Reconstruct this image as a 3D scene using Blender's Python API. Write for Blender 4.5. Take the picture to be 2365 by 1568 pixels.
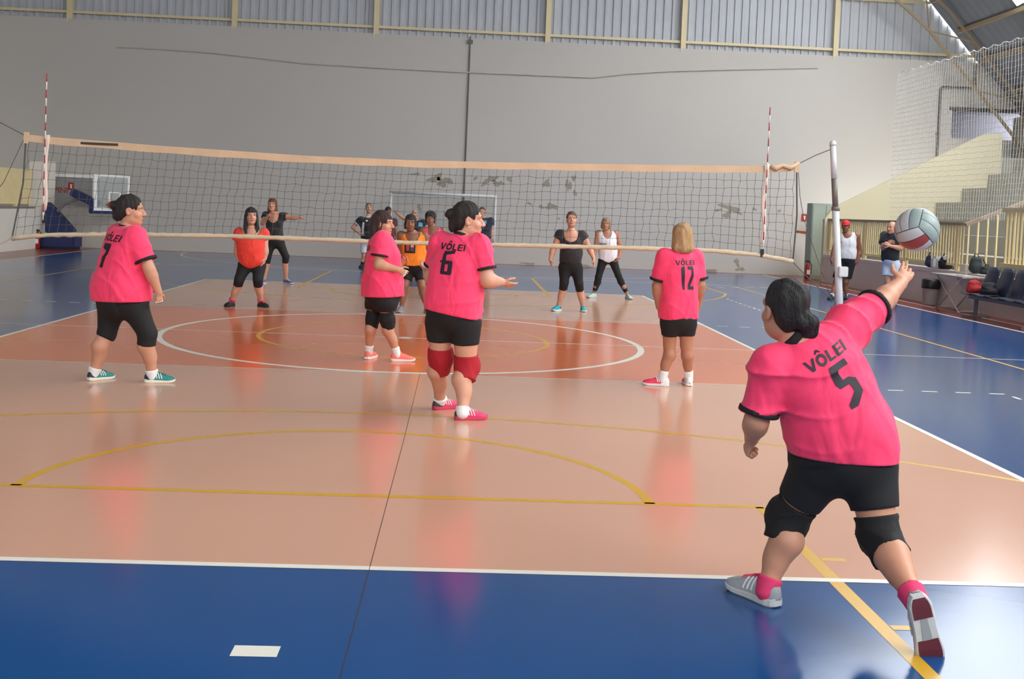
import bpy, bmesh, math, random
import numpy as np
from mathutils import Vector, Matrix
from mathutils.bvhtree import BVHTree

# ------------------------------------------------------------------ camera, sky, exposure
SC = bpy.context.scene
for _o in list(bpy.data.objects): bpy.data.objects.remove(_o)
COL = SC.collection
IMG_W, IMG_H = 2365.0, 1568.0
CAM_F = 2573.454
CAM_P = Vector((0.6405, -14.0353, 1.6627))
CAM_R = (1.5339, -0.0417, -0.0473)
CAM_S = (3.98, -203.38)
cam_d = bpy.data.cameras.new('camera'); cam = bpy.data.objects.new('camera', cam_d); COL.objects.link(cam)
cam.location = CAM_P; cam.rotation_euler = CAM_R
cam_d.sensor_fit = 'HORIZONTAL'; cam_d.sensor_width = 36.0; cam_d.lens = 36.0 * CAM_F / IMG_W
cam_d.shift_x = -CAM_S[0] / IMG_W; cam_d.shift_y = CAM_S[1] / IMG_W
cam_d.clip_end = 400
SC.camera = cam
SC.view_settings.view_transform = 'Standard'; SC.view_settings.look = 'None'
SC.view_settings.gamma = 1.0; SC.view_settings.use_curve_mapping = False
SC.view_settings.exposure = 0.95
world = bpy.data.worlds.new('sky'); SC.world = world; world.use_nodes = True
_bg = world.node_tree.nodes['Background']
_bg.inputs[0].default_value = (0.93, 0.97, 1.0, 1); _bg.inputs[1].default_value = 3.2
try:
    SC.cycles.max_bounces = 7; SC.cycles.diffuse_bounces = 4; SC.cycles.glossy_bounces = 3
    SC.cycles.sample_clamp_indirect = 6.0
except Exception: pass
sun_d = bpy.data.lights.new('sun', 'SUN'); sun_d.energy = 0.9; sun_d.angle = math.radians(50); sun_d.color = (1, .96, .9)
sun = bpy.data.objects.new('sun', sun_d); COL.objects.link(sun); sun.location = (30, -6, 30)
sun.rotation_euler = Vector((-0.8, 0.30, -0.62)).to_track_quat('-Z', 'Y').to_euler()

_CM = Matrix.Rotation(CAM_R[2], 3, 'Z') @ Matrix.Rotation(CAM_R[1], 3, 'Y') @ Matrix.Rotation(CAM_R[0], 3, 'X')
def ray(u, v):
    return _CM @ Vector(((u - IMG_W/2 - CAM_S[0]) / CAM_F, -(v - IMG_H/2 - CAM_S[1]) / CAM_F, -1))
def at(u, v, Y):                      # a point of the place, read off the photo at distance Y
    d = ray(u, v); return CAM_P + d * ((Y - CAM_P.y) / d.y)
def ground(u, v, z=0.0):
    d = ray(u, v); return CAM_P + d * ((z - CAM_P.z) / d.z)

# ------------------------------------------------------------------ helpers
def lin(c):
    def f(x):
        x /= 255.0
        return x / 12.92 if x <= .04045 else ((x + .055) / 1.055) ** 2.4
    return (f(c[0]), f(c[1]), f(c[2]), 1)
MATS = {}
def mat(name, rgb, rough=.6, var=.0, scale=6.0, bump=.0, bscale=None, metal=0., spec=.5, coat=0., sheen=0., trans=0., alpha=1., stretch=None, rvar=0., wrinkle=0.):
    if name in MATS: return MATS[name]
    m = bpy.data.materials.new(name); m.use_nodes = True; MATS[name] = m
    nt = m.node_tree; b = nt.nodes['Principled BSDF']
    b.inputs['Base Color'].default_value = lin(rgb); b.inputs['Roughness'].default_value = rough
    b.inputs['Metallic'].default_value = metal; b.inputs['Specular IOR Level'].default_value = spec
    b.inputs['Coat Weight'].default_value = coat; b.inputs['Sheen Weight'].default_value = sheen
    b.inputs['Transmission Weight'].default_value = trans; b.inputs['Alpha'].default_value = alpha
    tc = nt.nodes.new('ShaderNodeTexCoord'); mp = nt.nodes.new('ShaderNodeMapping')
    nt.links.new(tc.outputs['Object'], mp.inputs[0])
    if stretch: mp.inputs['Scale'].default_value = stretch
    if var > 0 or rvar > 0:
        n = nt.nodes.new('ShaderNodeTexNoise'); n.inputs['Scale'].default_value = scale; n.inputs['Detail'].default_value = 5
        nt.links.new(mp.outputs[0], n.inputs['Vector'])
        if var > 0:
            mx = nt.nodes.new('ShaderNodeMix'); mx.data_type = 'RGBA'
            c = lin(rgb); mx.inputs[6].default_value = tuple(x * (1 - var) for x in c[:3]) + (1,)
            mx.inputs[7].default_value = tuple(min(1, x * (1 + var)) for x in c[:3]) + (1,)
            nt.links.new(n.outputs['Fac'], mx.inputs[0]); nt.links.new(mx.outputs[2], b.inputs['Base Color'])
        if rvar > 0:
            mr = nt.nodes.new('ShaderNodeMapRange'); mr.inputs[3].default_value = max(.02, rough - rvar); mr.inputs[4].default_value = rough + rvar
            nt.links.new(n.outputs['Fac'], mr.inputs[0]); nt.links.new(mr.outputs[0], b.inputs['Roughness'])
    if bump > 0:
        n2 = nt.nodes.new('ShaderNodeTexNoise'); n2.inputs['Scale'].default_value = bscale or scale * 4; n2.inputs['Detail'].default_value = 4
        nt.links.new(mp.outputs[0], n2.inputs['Vector'])
        bp = nt.nodes.new('ShaderNodeBump'); bp.inputs['Strength'].default_value = bump; bp.inputs['Distance'].default_value = .02
        nt.links.new(n2.outputs['Fac'], bp.inputs['Height']); nt.links.new(bp.outputs[0], b.inputs['Normal'])
        if wrinkle > 0:
            w1 = nt.nodes.new('ShaderNodeTexNoise'); w1.inputs['Scale'].default_value = 4.2; w1.inputs['Detail'].default_value = 1.6; w1.inputs['Distortion'].default_value = .7
            mp2 = nt.nodes.new('ShaderNodeMapping'); mp2.inputs['Rotation'].default_value = (.3, .6, .2); mp2.inputs['Scale'].default_value = (1.7, 1.7, .8)
            nt.links.new(tc.outputs['Object'], mp2.inputs[0]); nt.links.new(mp2.outputs[0], w1.inputs['Vector'])
            b2 = nt.nodes.new('ShaderNodeBump'); b2.inputs['Strength'].default_value = wrinkle; b2.inputs['Distance'].default_value = .06
            nt.links.new(w1.outputs['Fac'], b2.inputs['Height']); nt.links.new(b2.outputs[0], bp.inputs['Normal'])
    return m
def skin_mat(name, rgb, hair):
    """skin with the lips' and brows' own colours carried per vertex (attribute 'feature': r lips, g brows)"""
    m = mat(name, rgb, .5, .06, 14, .04, 90)
    nt = m.node_tree; b = nt.nodes['Principled BSDF']
    a = nt.nodes.new('ShaderNodeAttribute'); a.attribute_name = 'feature'
    sep = nt.nodes.new('ShaderNodeSeparateColor'); nt.links.new(a.outputs['Color'], sep.inputs[0])
    src = b.inputs['Base Color'].links[0].from_socket
    for ch, col in ((0, (int(rgb[0] * .82), int(rgb[1] * .55), int(rgb[2] * .55))), (1, hair)):
        mx = nt.nodes.new('ShaderNodeMix'); mx.data_type = 'RGBA'
        nt.links.new(sep.outputs[ch], mx.inputs[0]); nt.links.new(src, mx.inputs[6]); mx.inputs[7].default_value = lin(col)
        src = mx.outputs[2]
    nt.links.new(src, b.inputs['Base Color'])
    b.inputs['Subsurface Weight'].default_value = .0
    return m

def empty(name, loc=(0, 0, 0)):
    o = bpy.data.objects.new(name, None); COL.objects.link(o); o.location = loc; o.empty_display_size = .1
    return o
def tag(o, label=None, cat=None, group=None, kind=None):
    if label: o['label'] = label
    if cat: o['category'] = cat
    if group: o['group'] = group
    if kind: o['kind'] = kind
    return o
def link(name, me, m=None, parent=None, smooth=False):
    o = bpy.data.objects.new(name, me); COL.objects.link(o)
    if m is not None and not me.materials: me.materials.append(m)
    if smooth: me.polygons.foreach_set('use_smooth', [True] * len(me.polygons))
    if parent is not None:
        o.parent = parent
        p = parent; off = Vector((0, 0, 0))
        while p is not None: off += p.location; p = p.parent
        o.location = -off                      # parts are modelled in world metres
    return o
class MB:
    """collects boxes, tubes, lathes ... into ONE mesh"""
    def __init__(s): s.v = []; s.f = []
    def add(s, vs, fs):
        n = len(s.v); s.v += [tuple(v) for v in vs]; s.f += [tuple(i + n for i in f) for f in fs]; return s
    def box(s, lo, hi):
        x0, y0, z0 = lo; x1, y1, z1 = hi
        return s.add([(x0,y0,z0),(x1,y0,z0),(x1,y1,z0),(x0,y1,z0),(x0,y0,z1),(x1,y0,z1),(x1,y1,z1),(x0,y1,z1)],
                     [(0,3,2,1),(4,5,6,7),(0,1,5,4),(1,2,6,5),(2,3,7,6),(3,0,4,7)])
    def obox(s, c, ax, ay, az):          # oriented box: centre and three half axes
        c, ax, ay, az = map(Vector, (c, ax, ay, az))
        vs = [c + ax*i + ay*j + az*k for k in (-1, 1) for (i, j) in ((-1,-1),(1,-1),(1,1),(-1,1))]
        return s.add(vs, [(0,3,2,1),(4,5,6,7),(0,1,5,4),(1,2,6,5),(2,3,7,6),(3,0,4,7)])
    def tube(s, pts, r, n=8, cap=True, flat=1.0, side=None):
        pts = [Vector(p) for p in pts]; rs = r if hasattr(r, '__len__') else [r] * len(pts)
        base = len(s.v); prev = None
        for i, p in enumerate(pts):
            t = (pts[min(i+1, len(pts)-1)] - pts[max(i-1, 0)])
            t = t.normalized() if t.length > 1e-9 else Vector((0, 0, 1))
            if prev is None:
                a = Vector(side) if side is not None else (Vector((0, 0, 1)) if abs(t.z) < .9 else Vector((1, 0, 0)))
            else: a = prev
            a = (a - t * a.dot(t)).normalized(); b = t.cross(a); prev = a
            for k in range(n):
                th = 2 * math.pi * (k + .5) / n
                s.v.append(tuple(p + a * (math.cos(th) * rs[i]) + b * (math.sin(th) * rs[i] * flat)))
        for i in range(len(pts) - 1):
            for k in range(n):
                k2 = (k + 1) % n; q = base + i * n
                s.f.append((q + k, q + k2, q + n + k2, q + n + k))
        if cap:
            s.f.append(tuple(base + k for k in reversed(range(n))))
            s.f.append(tuple(base + (len(pts) - 1) * n + k for k in range(n)))
        return s
    def prism(s, poly, d0, d1):          # poly: list of 3D points, extruded from offset d0 to d1 (vectors)
        n = len(poly); d0 = Vector(d0); d1 = Vector(d1)
        vs = [Vector(p) + d0 for p in poly] + [Vector(p) + d1 for p in poly]
        fs = [tuple(reversed(range(n))), tuple(range(n, 2*n))] + [(i, (i+1) % n, n + (i+1) % n, n + i) for i in range(n)]
        return s.add(vs, fs)
    def lathe(s, prof, c=(0,0,0), n=20):  # prof: (r, z)
        base = len(s.v)
        for r, z in prof:
            for k in range(n):
                th = 2*math.pi*k/n; s.v.append((c[0] + r*math.cos(th), c[1] + r*math.sin(th), c[2] + z))
        for i in range(len(prof)-1):
            for k in range(n):
                k2 = (k+1) % n; s.f.append((base+i*n+k, base+i*n+k2, base+(i+1)*n+k2, base+(i+1)*n+k))
        s.f.append(tuple(base + k for k in reversed(range(n)))); s.f.append(tuple(base + (len(prof)-1)*n + k for k in range(n)))
        return s
    def mesh(s, name):
        me = bpy.data.meshes.new(name); me.from_pydata(s.v, [], s.f)
        bm = bmesh.new(); bm.from_mesh(me); bmesh.ops.recalc_face_normals(bm, faces=bm.faces); bm.to_mesh(me); bm.free()
        return me
    def build(s, name, m, parent=None, smooth=False, bevel=0.):
        me = s.mesh(name)
        if bevel > 0:
            bm = bmesh.new(); bm.from_mesh(me)
            es = [e for e in bm.edges if len(e.link_faces) == 2 and e.calc_face_angle(0) > .5]
            bmesh.ops.bevel(bm, geom=es, offset=bevel, segments=2, affect='EDGES', clamp_overlap=True)
            bm.to_mesh(me); bm.free()
        return link(name, me, m, parent, smooth)
def grid_mesh(name, P, closed_u=False):  # P[i][j] points
    ni, nj = len(P), len(P[0]); v = [tuple(p) for r in P for p in r]; f = []
    for i in range(ni - (0 if closed_u else 1)):
        for j in range(nj - 1):
            i2 = (i + 1) % ni; f.append((i*nj+j, i2*nj+j, i2*nj+j+1, i*nj+j+1))
    me = bpy.data.meshes.new(name); me.from_pydata(v, [], f); return me

# ------------------------------------------------------------------ soft solids: distance fields meshed by surface nets
F32 = np.float32
class Field:
    def __init__(s): s.ops = []
    def cone(s, a, b, ra, rb, k=.03, cap=None, side=None, qa=1., qb=1., sub=False, fn=None, p=2.):
        """tapered limb a->b; elliptical when side is given (radius along side * 1, across * q); cap='b' cuts it flat at b"""
        a, b = Vector(a), Vector(b); m = max(ra, rb) * max(1, qa, qb) + k + .02
        lo = [min(a[i], b[i]) - m for i in range(3)]; hi = [max(a[i], b[i]) + m for i in range(3)]
        s.ops.append(('cone', lo, hi, k, sub, (a, b, ra, rb, cap, side, qa, qb, fn, p))); return s
    def ell(s, c, r, axes=None, k=.03, sub=False, fn=None):
        c = Vector(c); axes = axes or (Vector((1,0,0)), Vector((0,1,0)), Vector((0,0,1))); m = max(r) + k + .02
        s.ops.append(('ell', [c[i]-m for i in range(3)], [c[i]+m for i in range(3)], k, sub, (c, r, axes, fn))); return s
    def cut(s, p, n, k=.0, region=None):  # removes the side n points to (inside region box if given)
        s.ops.append(('cut', None, None, k, False, (Vector(p), Vector(n).normalized(), region))); return s
    def warp(s, fn): s.ops.append(('warp', None, None, 0, False, (fn,))); return s
    def bounds(s):
        L = [o[1] for o in s.ops if o[1] and not o[4]]; Hh = [o[2] for o in s.ops if o[2] and not o[4]]
        return [min(l[i] for l in L) for i in range(3)], [max(h[i] for h in Hh) for i in range(3)]
    def eval(s, lo, hi, res):
        n = [int((hi[i]-lo[i]) / res) + 2 for i in range(3)]
        ax = [(lo[i] + res * np.arange(n[i])).astype(F32) for i in range(3)]
        D = np.full(n, .3, F32)
        for typ, l, h, k, sub, a in s.ops:
            if typ == 'warp':
                X, Y, Z = np.meshgrid(*ax, indexing='ij', sparse=True); D += a[0](X, Y, Z).astype(F32); continue
            if typ == 'cut':
                X, Y, Z = np.meshgrid(*ax, indexing='ij', sparse=True); p, nn, reg = a
                d = (X-p.x)*nn.x + (Y-p.y)*nn.y + (Z-p.z)*nn.z
                if reg is not None:
                    d = np.where((X > reg[0][0]) & (X < reg[1][0]) & (Y > reg[0][1]) & (Y < reg[1][1]) & (Z > reg[0][2]) & (Z < reg[1][2]), d, -1)
                D = np.maximum(D, d.astype(F32)); continue
            i0 = [max(0, int((l[i]-lo[i])/res)) for i in range(3)]; i1 = [min(n[i], int((h[i]-lo[i])/res)+2) for i in range(3)]
            if any(i1[i] <= i0[i] for i in range(3)): continue
            sl = tuple(slice(i0[i], i1[i]) for i in range(3))
            X, Y, Z = np.meshgrid(*[ax[i][sl[i]] for i in range(3)], indexing='ij', sparse=True)
            if typ == 'cone':
                p, q, ra, rb, cap, side, qa, qb, fn, pw = a; ab = q - p; L2 = ab.length_squared + 1e-12
                x = X - F32(p.x); y = Y - F32(p.y); z = Z - F32(p.z)
                hh = (x*ab.x + y*ab.y + z*ab.z) / L2; hc = np.clip(hh, 0, 1)
                if side is None:
                    d = np.sqrt((x-hc*ab.x)**2 + (y-hc*ab.y)**2 + (z-hc*ab.z)**2) - (ra + (rb-ra)*hc)
                else:
                    t = ab.normalized(); sd = Vector(side); sd = (sd - t*sd.dot(t)).normalized(); o = t.cross(sd)
                    gx = x*sd.x + y*sd.y + z*sd.z; gy = x*o.x + y*o.y + z*o.z; gz = (hh-hc)*math.sqrt(L2)
                    rx = ra + (rb-ra)*hc; ry = rx*(qa + (qb-qa)*hc); rm = np.minimum(rx, ry)
                    k1 = np.sqrt((gx/rx)**2 + (gy/ry)**2 + (gz/rm)**2); k2 = np.sqrt((gx/rx**2)**2 + (gy/ry**2)**2 + (gz/rm**2)**2) + 1e-4
                    d = k1*(k1-1)/k2
                    if pw > 2:
                        ks = (np.abs(gx/rx)**pw + np.abs(gy/ry)**pw + np.abs(gz/rm)**pw)**(1/pw); d = (ks-1)*np.sqrt((gx*gx + gy*gy + gz*gz)/(ks*ks + 1e-6) + 1e-6)
                if cap in ('b', 'ab'): d = np.maximum(d, (hh-1)*math.sqrt(L2))
                if cap in ('a', 'ab'): d = np.maximum(d, -hh*math.sqrt(L2))
            else:
                c, r, A, fn = a; x = X - F32(c.x); y = Y - F32(c.y); z = Z - F32(c.z)
                e = [(x*A[i].x + y*A[i].y + z*A[i].z) for i in range(3)]
                k1 = np.sqrt(sum((e[i]/r[i])**2 for i in range(3))); k2 = np.sqrt(sum((e[i]/r[i]**2)**2 for i in range(3))) + 1e-4
                d = k1*(k1-1)/k2
            if fn is not None: d = d + fn(X, Y, Z)
            d = d.astype(F32); cur = D[sl]
            if sub:
                e = -d; hm = np.maximum(k-np.abs(cur-e), 0)/k if k > 0 else 0; D[sl] = np.maximum(cur, e) + hm*hm*k*.25
            else:
                hm = np.maximum(k-np.abs(cur-d), 0)/k if k > 0 else 0; D[sl] = np.minimum(cur, d) - hm*hm*k*.25
        return D
    def verts(s, res, lo=None, hi=None, keep=None):
        if lo is None: lo, hi = s.bounds()
        return surface_net(s.eval(lo, hi, res), lo, res)
def surface_net(D, lo, res):
    n = D.shape; ins = D < 0
    c = np.zeros((n[0]-1, n[1]-1, n[2]-1), np.int8)
    for i in (0, 1):
        for j in (0, 1):
            for k in (0, 1): c += ins[i:n[0]-1+i, j:n[1]-1+j, k:n[2]-1+k]
    act = (c > 0) & (c < 8); idx = np.argwhere(act)
    if len(idx) == 0: return np.zeros((0, 3)), np.zeros((0, 4), int)
    vid = np.full(act.shape, -1, np.int64); vid[act] = np.arange(len(idx))
    acc = np.zeros((len(idx), 3)); cnt = np.zeros(len(idx))
    corners = [(i, j, k) for i in (0, 1) for j in (0, 1) for k in (0, 1)]
    for a in corners:
        for ax in range(3):
            if a[ax]: continue
            b = list(a); b[ax] = 1
            da = D[idx[:,0]+a[0], idx[:,1]+a[1], idx[:,2]+a[2]]; db = D[idx[:,0]+b[0], idx[:,1]+b[1], idx[:,2]+b[2]]
            cr = (da < 0) != (db < 0); t = np.where(cr, da / np.where(cr, da-db, 1), 0)
            P = np.tile(np.array(a, float), (len(idx), 1)); P[:, ax] += t
            acc += P * cr[:, None]; cnt += cr
    V = (idx + acc / cnt[:, None]) * res + np.array(lo)
    Q = []
    for ax in range(3):
        o1, o2 = (ax+1) % 3, (ax+2) % 3
        s0 = [slice(None)]*3; s1 = [slice(None)]*3; s0[ax] = slice(0, n[ax]-1); s1[ax] = slice(1, n[ax])
        a = ins[tuple(s0)]; b = ins[tuple(s1)]; e = np.argwhere(a != b)
        ok = (e[:, o1] > 0) & (e[:, o2] > 0) & (e[:, o1] < n[o1]-1) & (e[:, o2] < n[o2]-1); e = e[ok]
        fl = a[e[:,0], e[:,1], e[:,2]]
        def cell(d1, d2):
            q = e.copy(); q[:, o1] -= d1; q[:, o2] -= d2; return vid[q[:,0], q[:,1], q[:,2]]
        q = np.stack([cell(1,1), cell(0,1), cell(0,0), cell(1,0)], 1); q[~fl] = q[~fl][:, ::-1]; Q.append(q)
    Q = np.concatenate(Q); Q = Q[(Q >= 0).all(1)]
    return V, Q
def np_mesh(name, V, Q):
    me = bpy.data.meshes.new(name); me.vertices.add(len(V)); me.vertices.foreach_set('co', np.asarray(V, F32).ravel())
    me.loops.add(len(Q)*4); me.loops.foreach_set('vertex_index', Q.astype(np.int32).ravel())
    me.polygons.add(len(Q)); me.polygons.foreach_set('loop_start', np.arange(0, len(Q)*4, 4, dtype=np.int32))
    me.polygons.foreach_set('loop_total', np.full(len(Q), 4, np.int32))
    me.polygons.foreach_set('use_smooth', np.ones(len(Q), bool)); me.update(calc_edges=True); me.validate(); return me
def soft(name, fld, res, m, parent, lo=None, hi=None):
    V, Q = fld.verts(res, lo, hi)
    return link(name, np_mesh(name, V, Q), m, parent)
# ------------------------------------------------------------------ people
def heading(deg):
    a = math.radians(deg); return Vector((math.sin(a), math.cos(a), 0))
def rightof(deg):
    a = math.radians(deg); return Vector((math.cos(a), -math.sin(a), 0))
def floor_at(u, Y):
    v = 700.0
    for _ in range(12):
        p = at(u, v, Y); v += p.z * CAM_F / (Y - CAM_P.y)
    return Vector((p.x, Y, 0))
def lerp(a, b, t): return a + (b - a) * t
def folds(amp, seed, kx=18., kz=11., diag=.7, lo=None):
    r = random.Random(seed); a = [r.uniform(0, 6.28) for _ in range(9)]
    def fn(X, Y, Z):
        w = .35*np.sin(5*Z + a[0]) + .3*np.sin(7*X + a[1]) + .3*np.sin(6*Y + a[2])
        h = X + .8*Y
        rg = lambda t: (1 - np.abs(np.sin(t)))**3
        m1 = .5 + .5*np.sin(4.1*Z + 3.3*h + a[6]); m2 = .5 + .5*np.sin(5.3*h - 2.9*Z + a[7])
        n = rg(.5*(kx*(h + diag*Z) + 5*w + a[3]))*m1*1.3 + rg(.5*(kz*1.6*(Z - .45*diag*h) + 5*w + a[4]))*m2*1.4 + .25*np.sin(kx*.5*(h - diag*Z) + 3*w + a[5])
        return amp*(.12 - n)
    return fn
def strands(amp, seed, kh=70.):
    r = random.Random(seed); a = [r.uniform(0, 6.28) for _ in range(4)]
    return lambda X, Y, Z: amp*(np.sin(kh*X + 14*Z + a[0])*np.sin(kh*.8*Y + 9*Z + a[1]) + .6*np.sin(kh*1.9*(X + Y) + 11*Z + a[2]))
def curls(amp, seed):
    r = random.Random(seed); a = [r.uniform(0, 6.28) for _ in range(3)]
    return lambda X, Y, Z: amp*(np.sin(95*X + a[0])*np.sin(95*Y + a[1])*np.sin(95*Z + a[2]) + .5*np.sin(160*X + a[1])*np.sin(150*Z + a[2]))

SHOE_T = [0, .05, .14, .28, .42, .56, .68, .78, .87, .94, .985, 1.]
SHOE_W = [.016, .028, .036, .037, .036, .038, .043, .046, .044, .036, .022, .010]
SHOE_H = [.062, .086, .098, .100, .092, .080, .069, .060, .053, .045, .036, .028]
SHOE_Z0 = [.006, .002, 0, 0, 0, 0, 0, .001, .004, .009, .014, .018]
def shoe(parent, heel, fwd, up, c, L=.265, label=None):
    """running shoe: upper with heel counter, sole, laces and side stripes"""
    fwd = Vector(fwd).normalized(); up = Vector(up); up = (up - fwd*up.dot(fwd)).normalized(); side = fwd.cross(up)
    k = L / .265
    def P(x, y, z): return Vector(heel) + side*(x*k) + fwd*(y*L) + up*(z*k)
    rows = []
    for t, w, h, z0 in zip(SHOE_T, SHOE_W, SHOE_H, SHOE_Z0):
        zs = z0 + lerp(.030, .020, t)
        row = [P(-w*.98, t, zs - .008)]
        for a in np.linspace(0, math.pi, 11):
            ca, sa = math.cos(a), math.sin(a); cx = math.copysign(abs(ca)**.75, ca); cz = abs(sa)**.85
            row.append(P(-cx*w, t, zs + (h - zs)*cz))
        row.append(P(w*.98, t, zs - .008)); rows.append(row)
    me = grid_mesh('shoe', rows)
    bm = bmesh.new(); bm.from_mesh(me); bm.verts.ensure_lookup_table(); nj = len(rows[0])
    bm.faces.new([bm.verts[j] for j in range(nj)]); bm.faces.new([bm.verts[(len(rows)-1)*nj + j] for j in reversed(range(nj))])
    bmesh.ops.recalc_face_normals(bm, faces=bm.faces); bm.to_mesh(me); bm.free()
    me.materials.append(mat('shoe ' + str(c['upper']), c['upper'], .55, .08, 60, .15, 300))
    if c.get('heel'):
        me.materials.append(mat('shoe ' + str(c['heel']), c['heel'], .55, .08, 60, .1, 300))
        for p in me.polygons:
            y = (p.center - Vector(heel)).dot(fwd) / L
            if y < .3: p.material_index = 1
    o = link('shoe', me, None, parent, True)
    if label: o['label'] = label
    # sole
    rows = []
    for t, w, z0 in zip(SHOE_T, SHOE_W, SHOE_Z0):
        zs = z0 + lerp(.030, .020, t); ww = w + .004
        rows.append([P(-ww*.9, t, z0), P(-ww, t, z0 + .006), P(-ww, t, zs - .003), P(-ww + .004, t, zs), P(ww - .004, t, zs), P(ww, t, zs - .003), P(ww, t, z0 + .006), P(ww*.9, t, z0)])
    me = grid_mesh('sole', rows)
    bm = bmesh.new(); bm.from_mesh(me); bm.verts.ensure_lookup_table(); nj = 8; n = len(rows)
    for i in range(n - 1): bm.faces.new([bm.verts[q] for q in (i*nj, (i+1)*nj, (i+1)*nj + 7, i*nj + 7)])
    bm.faces.new([bm.verts[j] for j in range(nj)]); bm.faces.new([bm.verts[(n-1)*nj + j] for j in reversed(range(nj))])
    bmesh.ops.recalc_face_normals(bm, faces=bm.faces); bm.to_mesh(me); bm.free()
    link('sole', me, mat('sole ' + str(c['sole']), c['sole'], .6, .1, 40), o)
    if c.get('outsole'):
        for t0, t1, w0, w1 in ((.03, .30, .8, .8), (.60, .93, .8, .75)):
            b = MB()
            ts = np.linspace(t0, t1, 7); L_ = []; R_ = []
            for t in ts:
                w = float(np.interp(t, SHOE_T, SHOE_W))*.86; z = float(np.interp(t, SHOE_T, SHOE_Z0)) - .004
                L_.append(P(-w, t, z)); R_.append(P(w, t, z))
            poly = L_ + R_[::-1]; b.prism(poly, up*0, up*(.008*k)); b.build('outsole', mat('outsole ' + str(c['outsole']), c['outsole'], .7), o)
        MB().prism([P(*q) for q in ((-.008, .2, -.002), (.010, .2, -.002), (.016, .62, -.002), (-.018, .62, -.002))], up*0, up*.006).build('arch_plate', mat('shoe white plastic', (150, 155, 155), .4), o)
    b = MB()
    for t in (.42, .48, .54, .60, .66):
        h = float(np.interp(t, SHOE_T, SHOE_H)); w = float(np.interp(t, SHOE_T, SHOE_W))
        b.tube([P(-w*.55, t, h*.90), P(-w*.25, t + .005, h*1.0 + .003), P(w*.25, t - .005, h*1.0 + .003), P(w*.55, t, h*.90)], .0028*k, 5)
    b.tube([P(0, .40, .094), P(-.02, .38, .104), P(-.026, .42, .100), P(0, .41, .094), P(.02, .38, .104), P(.028, .43, .098)], .0026*k, 5)
    b.build('laces', mat('laces ' + str(c.get('lace', c['sole'])), c.get('lace', c['sole']), .8), o)
    if c.get('stripe'):
        for sgn in (-1, 1):
            for t in c.get('stripe_at', (.42, .50, .58)):
                pts = []
                for q in np.linspace(.1, .75, 6):
                    tt = t - .09*q*(1 if c.get('lean', 1) > 0 else -1); a = q*math.pi/2
                    w = float(np.interp(tt, SHOE_T, SHOE_W)); h = float(np.interp(tt, SHOE_T, SHOE_H)); zs = lerp(.030, .020, tt)
                    pts.append(P(sgn*(w*math.cos(a)**.75 + .0015), tt, zs + (h - zs)*math.sin(a)**.85 + .001))
                MB().tube(pts, .0042*k, 6).build('stripe', mat('shoe stripe ' + str(c['stripe']), c['stripe'], .5), o)
    return o

def glyph_polys(ch):
    G = {'1': [[(.25,0),(.62,0),(.62,1),(.30,1),(.02,.92),(.02,.80),(.25,.80)]],
         '2': [[(0,0),(1,0),(1,.14),(.42,.14),(1,.58),(1,.92),(.9,1),(0,1),(0,.86),(.62,.86),(.62,.66),(0,.2)]],
         '5': [[(.1,0),(.45,0),(1,.22),(1,.52),(.72,.62),(.42,.62),(.36,.80),(.42,.86),(.98,.86),(.98,1),(.08,1),(0,.92),(0,.60),(.12,.48),(.58,.48),(.62,.42),(.62,.30),(.1,.1)]],
         '6': [[(0,.06),(.1,0),(.36,0),(.36,.56),(.32,.86),(.36,1),(.12,1),(0,.85)], [(.36,0),(.9,0),(1,.06),(1,.14),(.36,.14)], [(.62,.14),(1,.14),(1,.52),(.9,.60),(.62,.60)], [(.36,.44),(.62,.44),(.62,.60),(.36,.60)], [(.32,.86),(.36,.86),(.36,.84),(1,.92),(1,1.06),(.36,1)], [(-.16,.50),(0,.50),(0,.58),(-.16,.58)]],
         '7': [[(.08,0),(.48,0),(.58,.30),(1,.74),(1,1),(0,1),(0,.80),(.58,.80),(.58,.70),(.2,.36)]]}
    return G[ch]
def text_mesh(txt, width, bold=.02, sx=1.2):
    cu = bpy.data.curves.new('t', 'FONT'); cu.body = txt; cu.align_x = 'CENTER'; cu.align_y = 'CENTER'; cu.offset = bold; cu.resolution_u = 3
    o = bpy.data.objects.new('t', cu); COL.objects.link(o); bpy.context.view_layer.update()
    me = bpy.data.meshes.new_from_object(o.evaluated_get(bpy.context.evaluated_depsgraph_get()))
    bpy.data.objects.remove(o); bm = bmesh.new(); bm.from_mesh(me)
    xs = [v.co.x for v in bm.verts]; ys = [v.co.y for v in bm.verts]; k = width/(max(xs)-min(xs)); cx = (max(xs)+min(xs))/2; cy = (max(ys)+min(ys))/2
    for v in bm.verts: v.co = Vector(((v.co.x-cx)*k, (v.co.y-cy)*k/sx, 0))
    return bm
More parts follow.
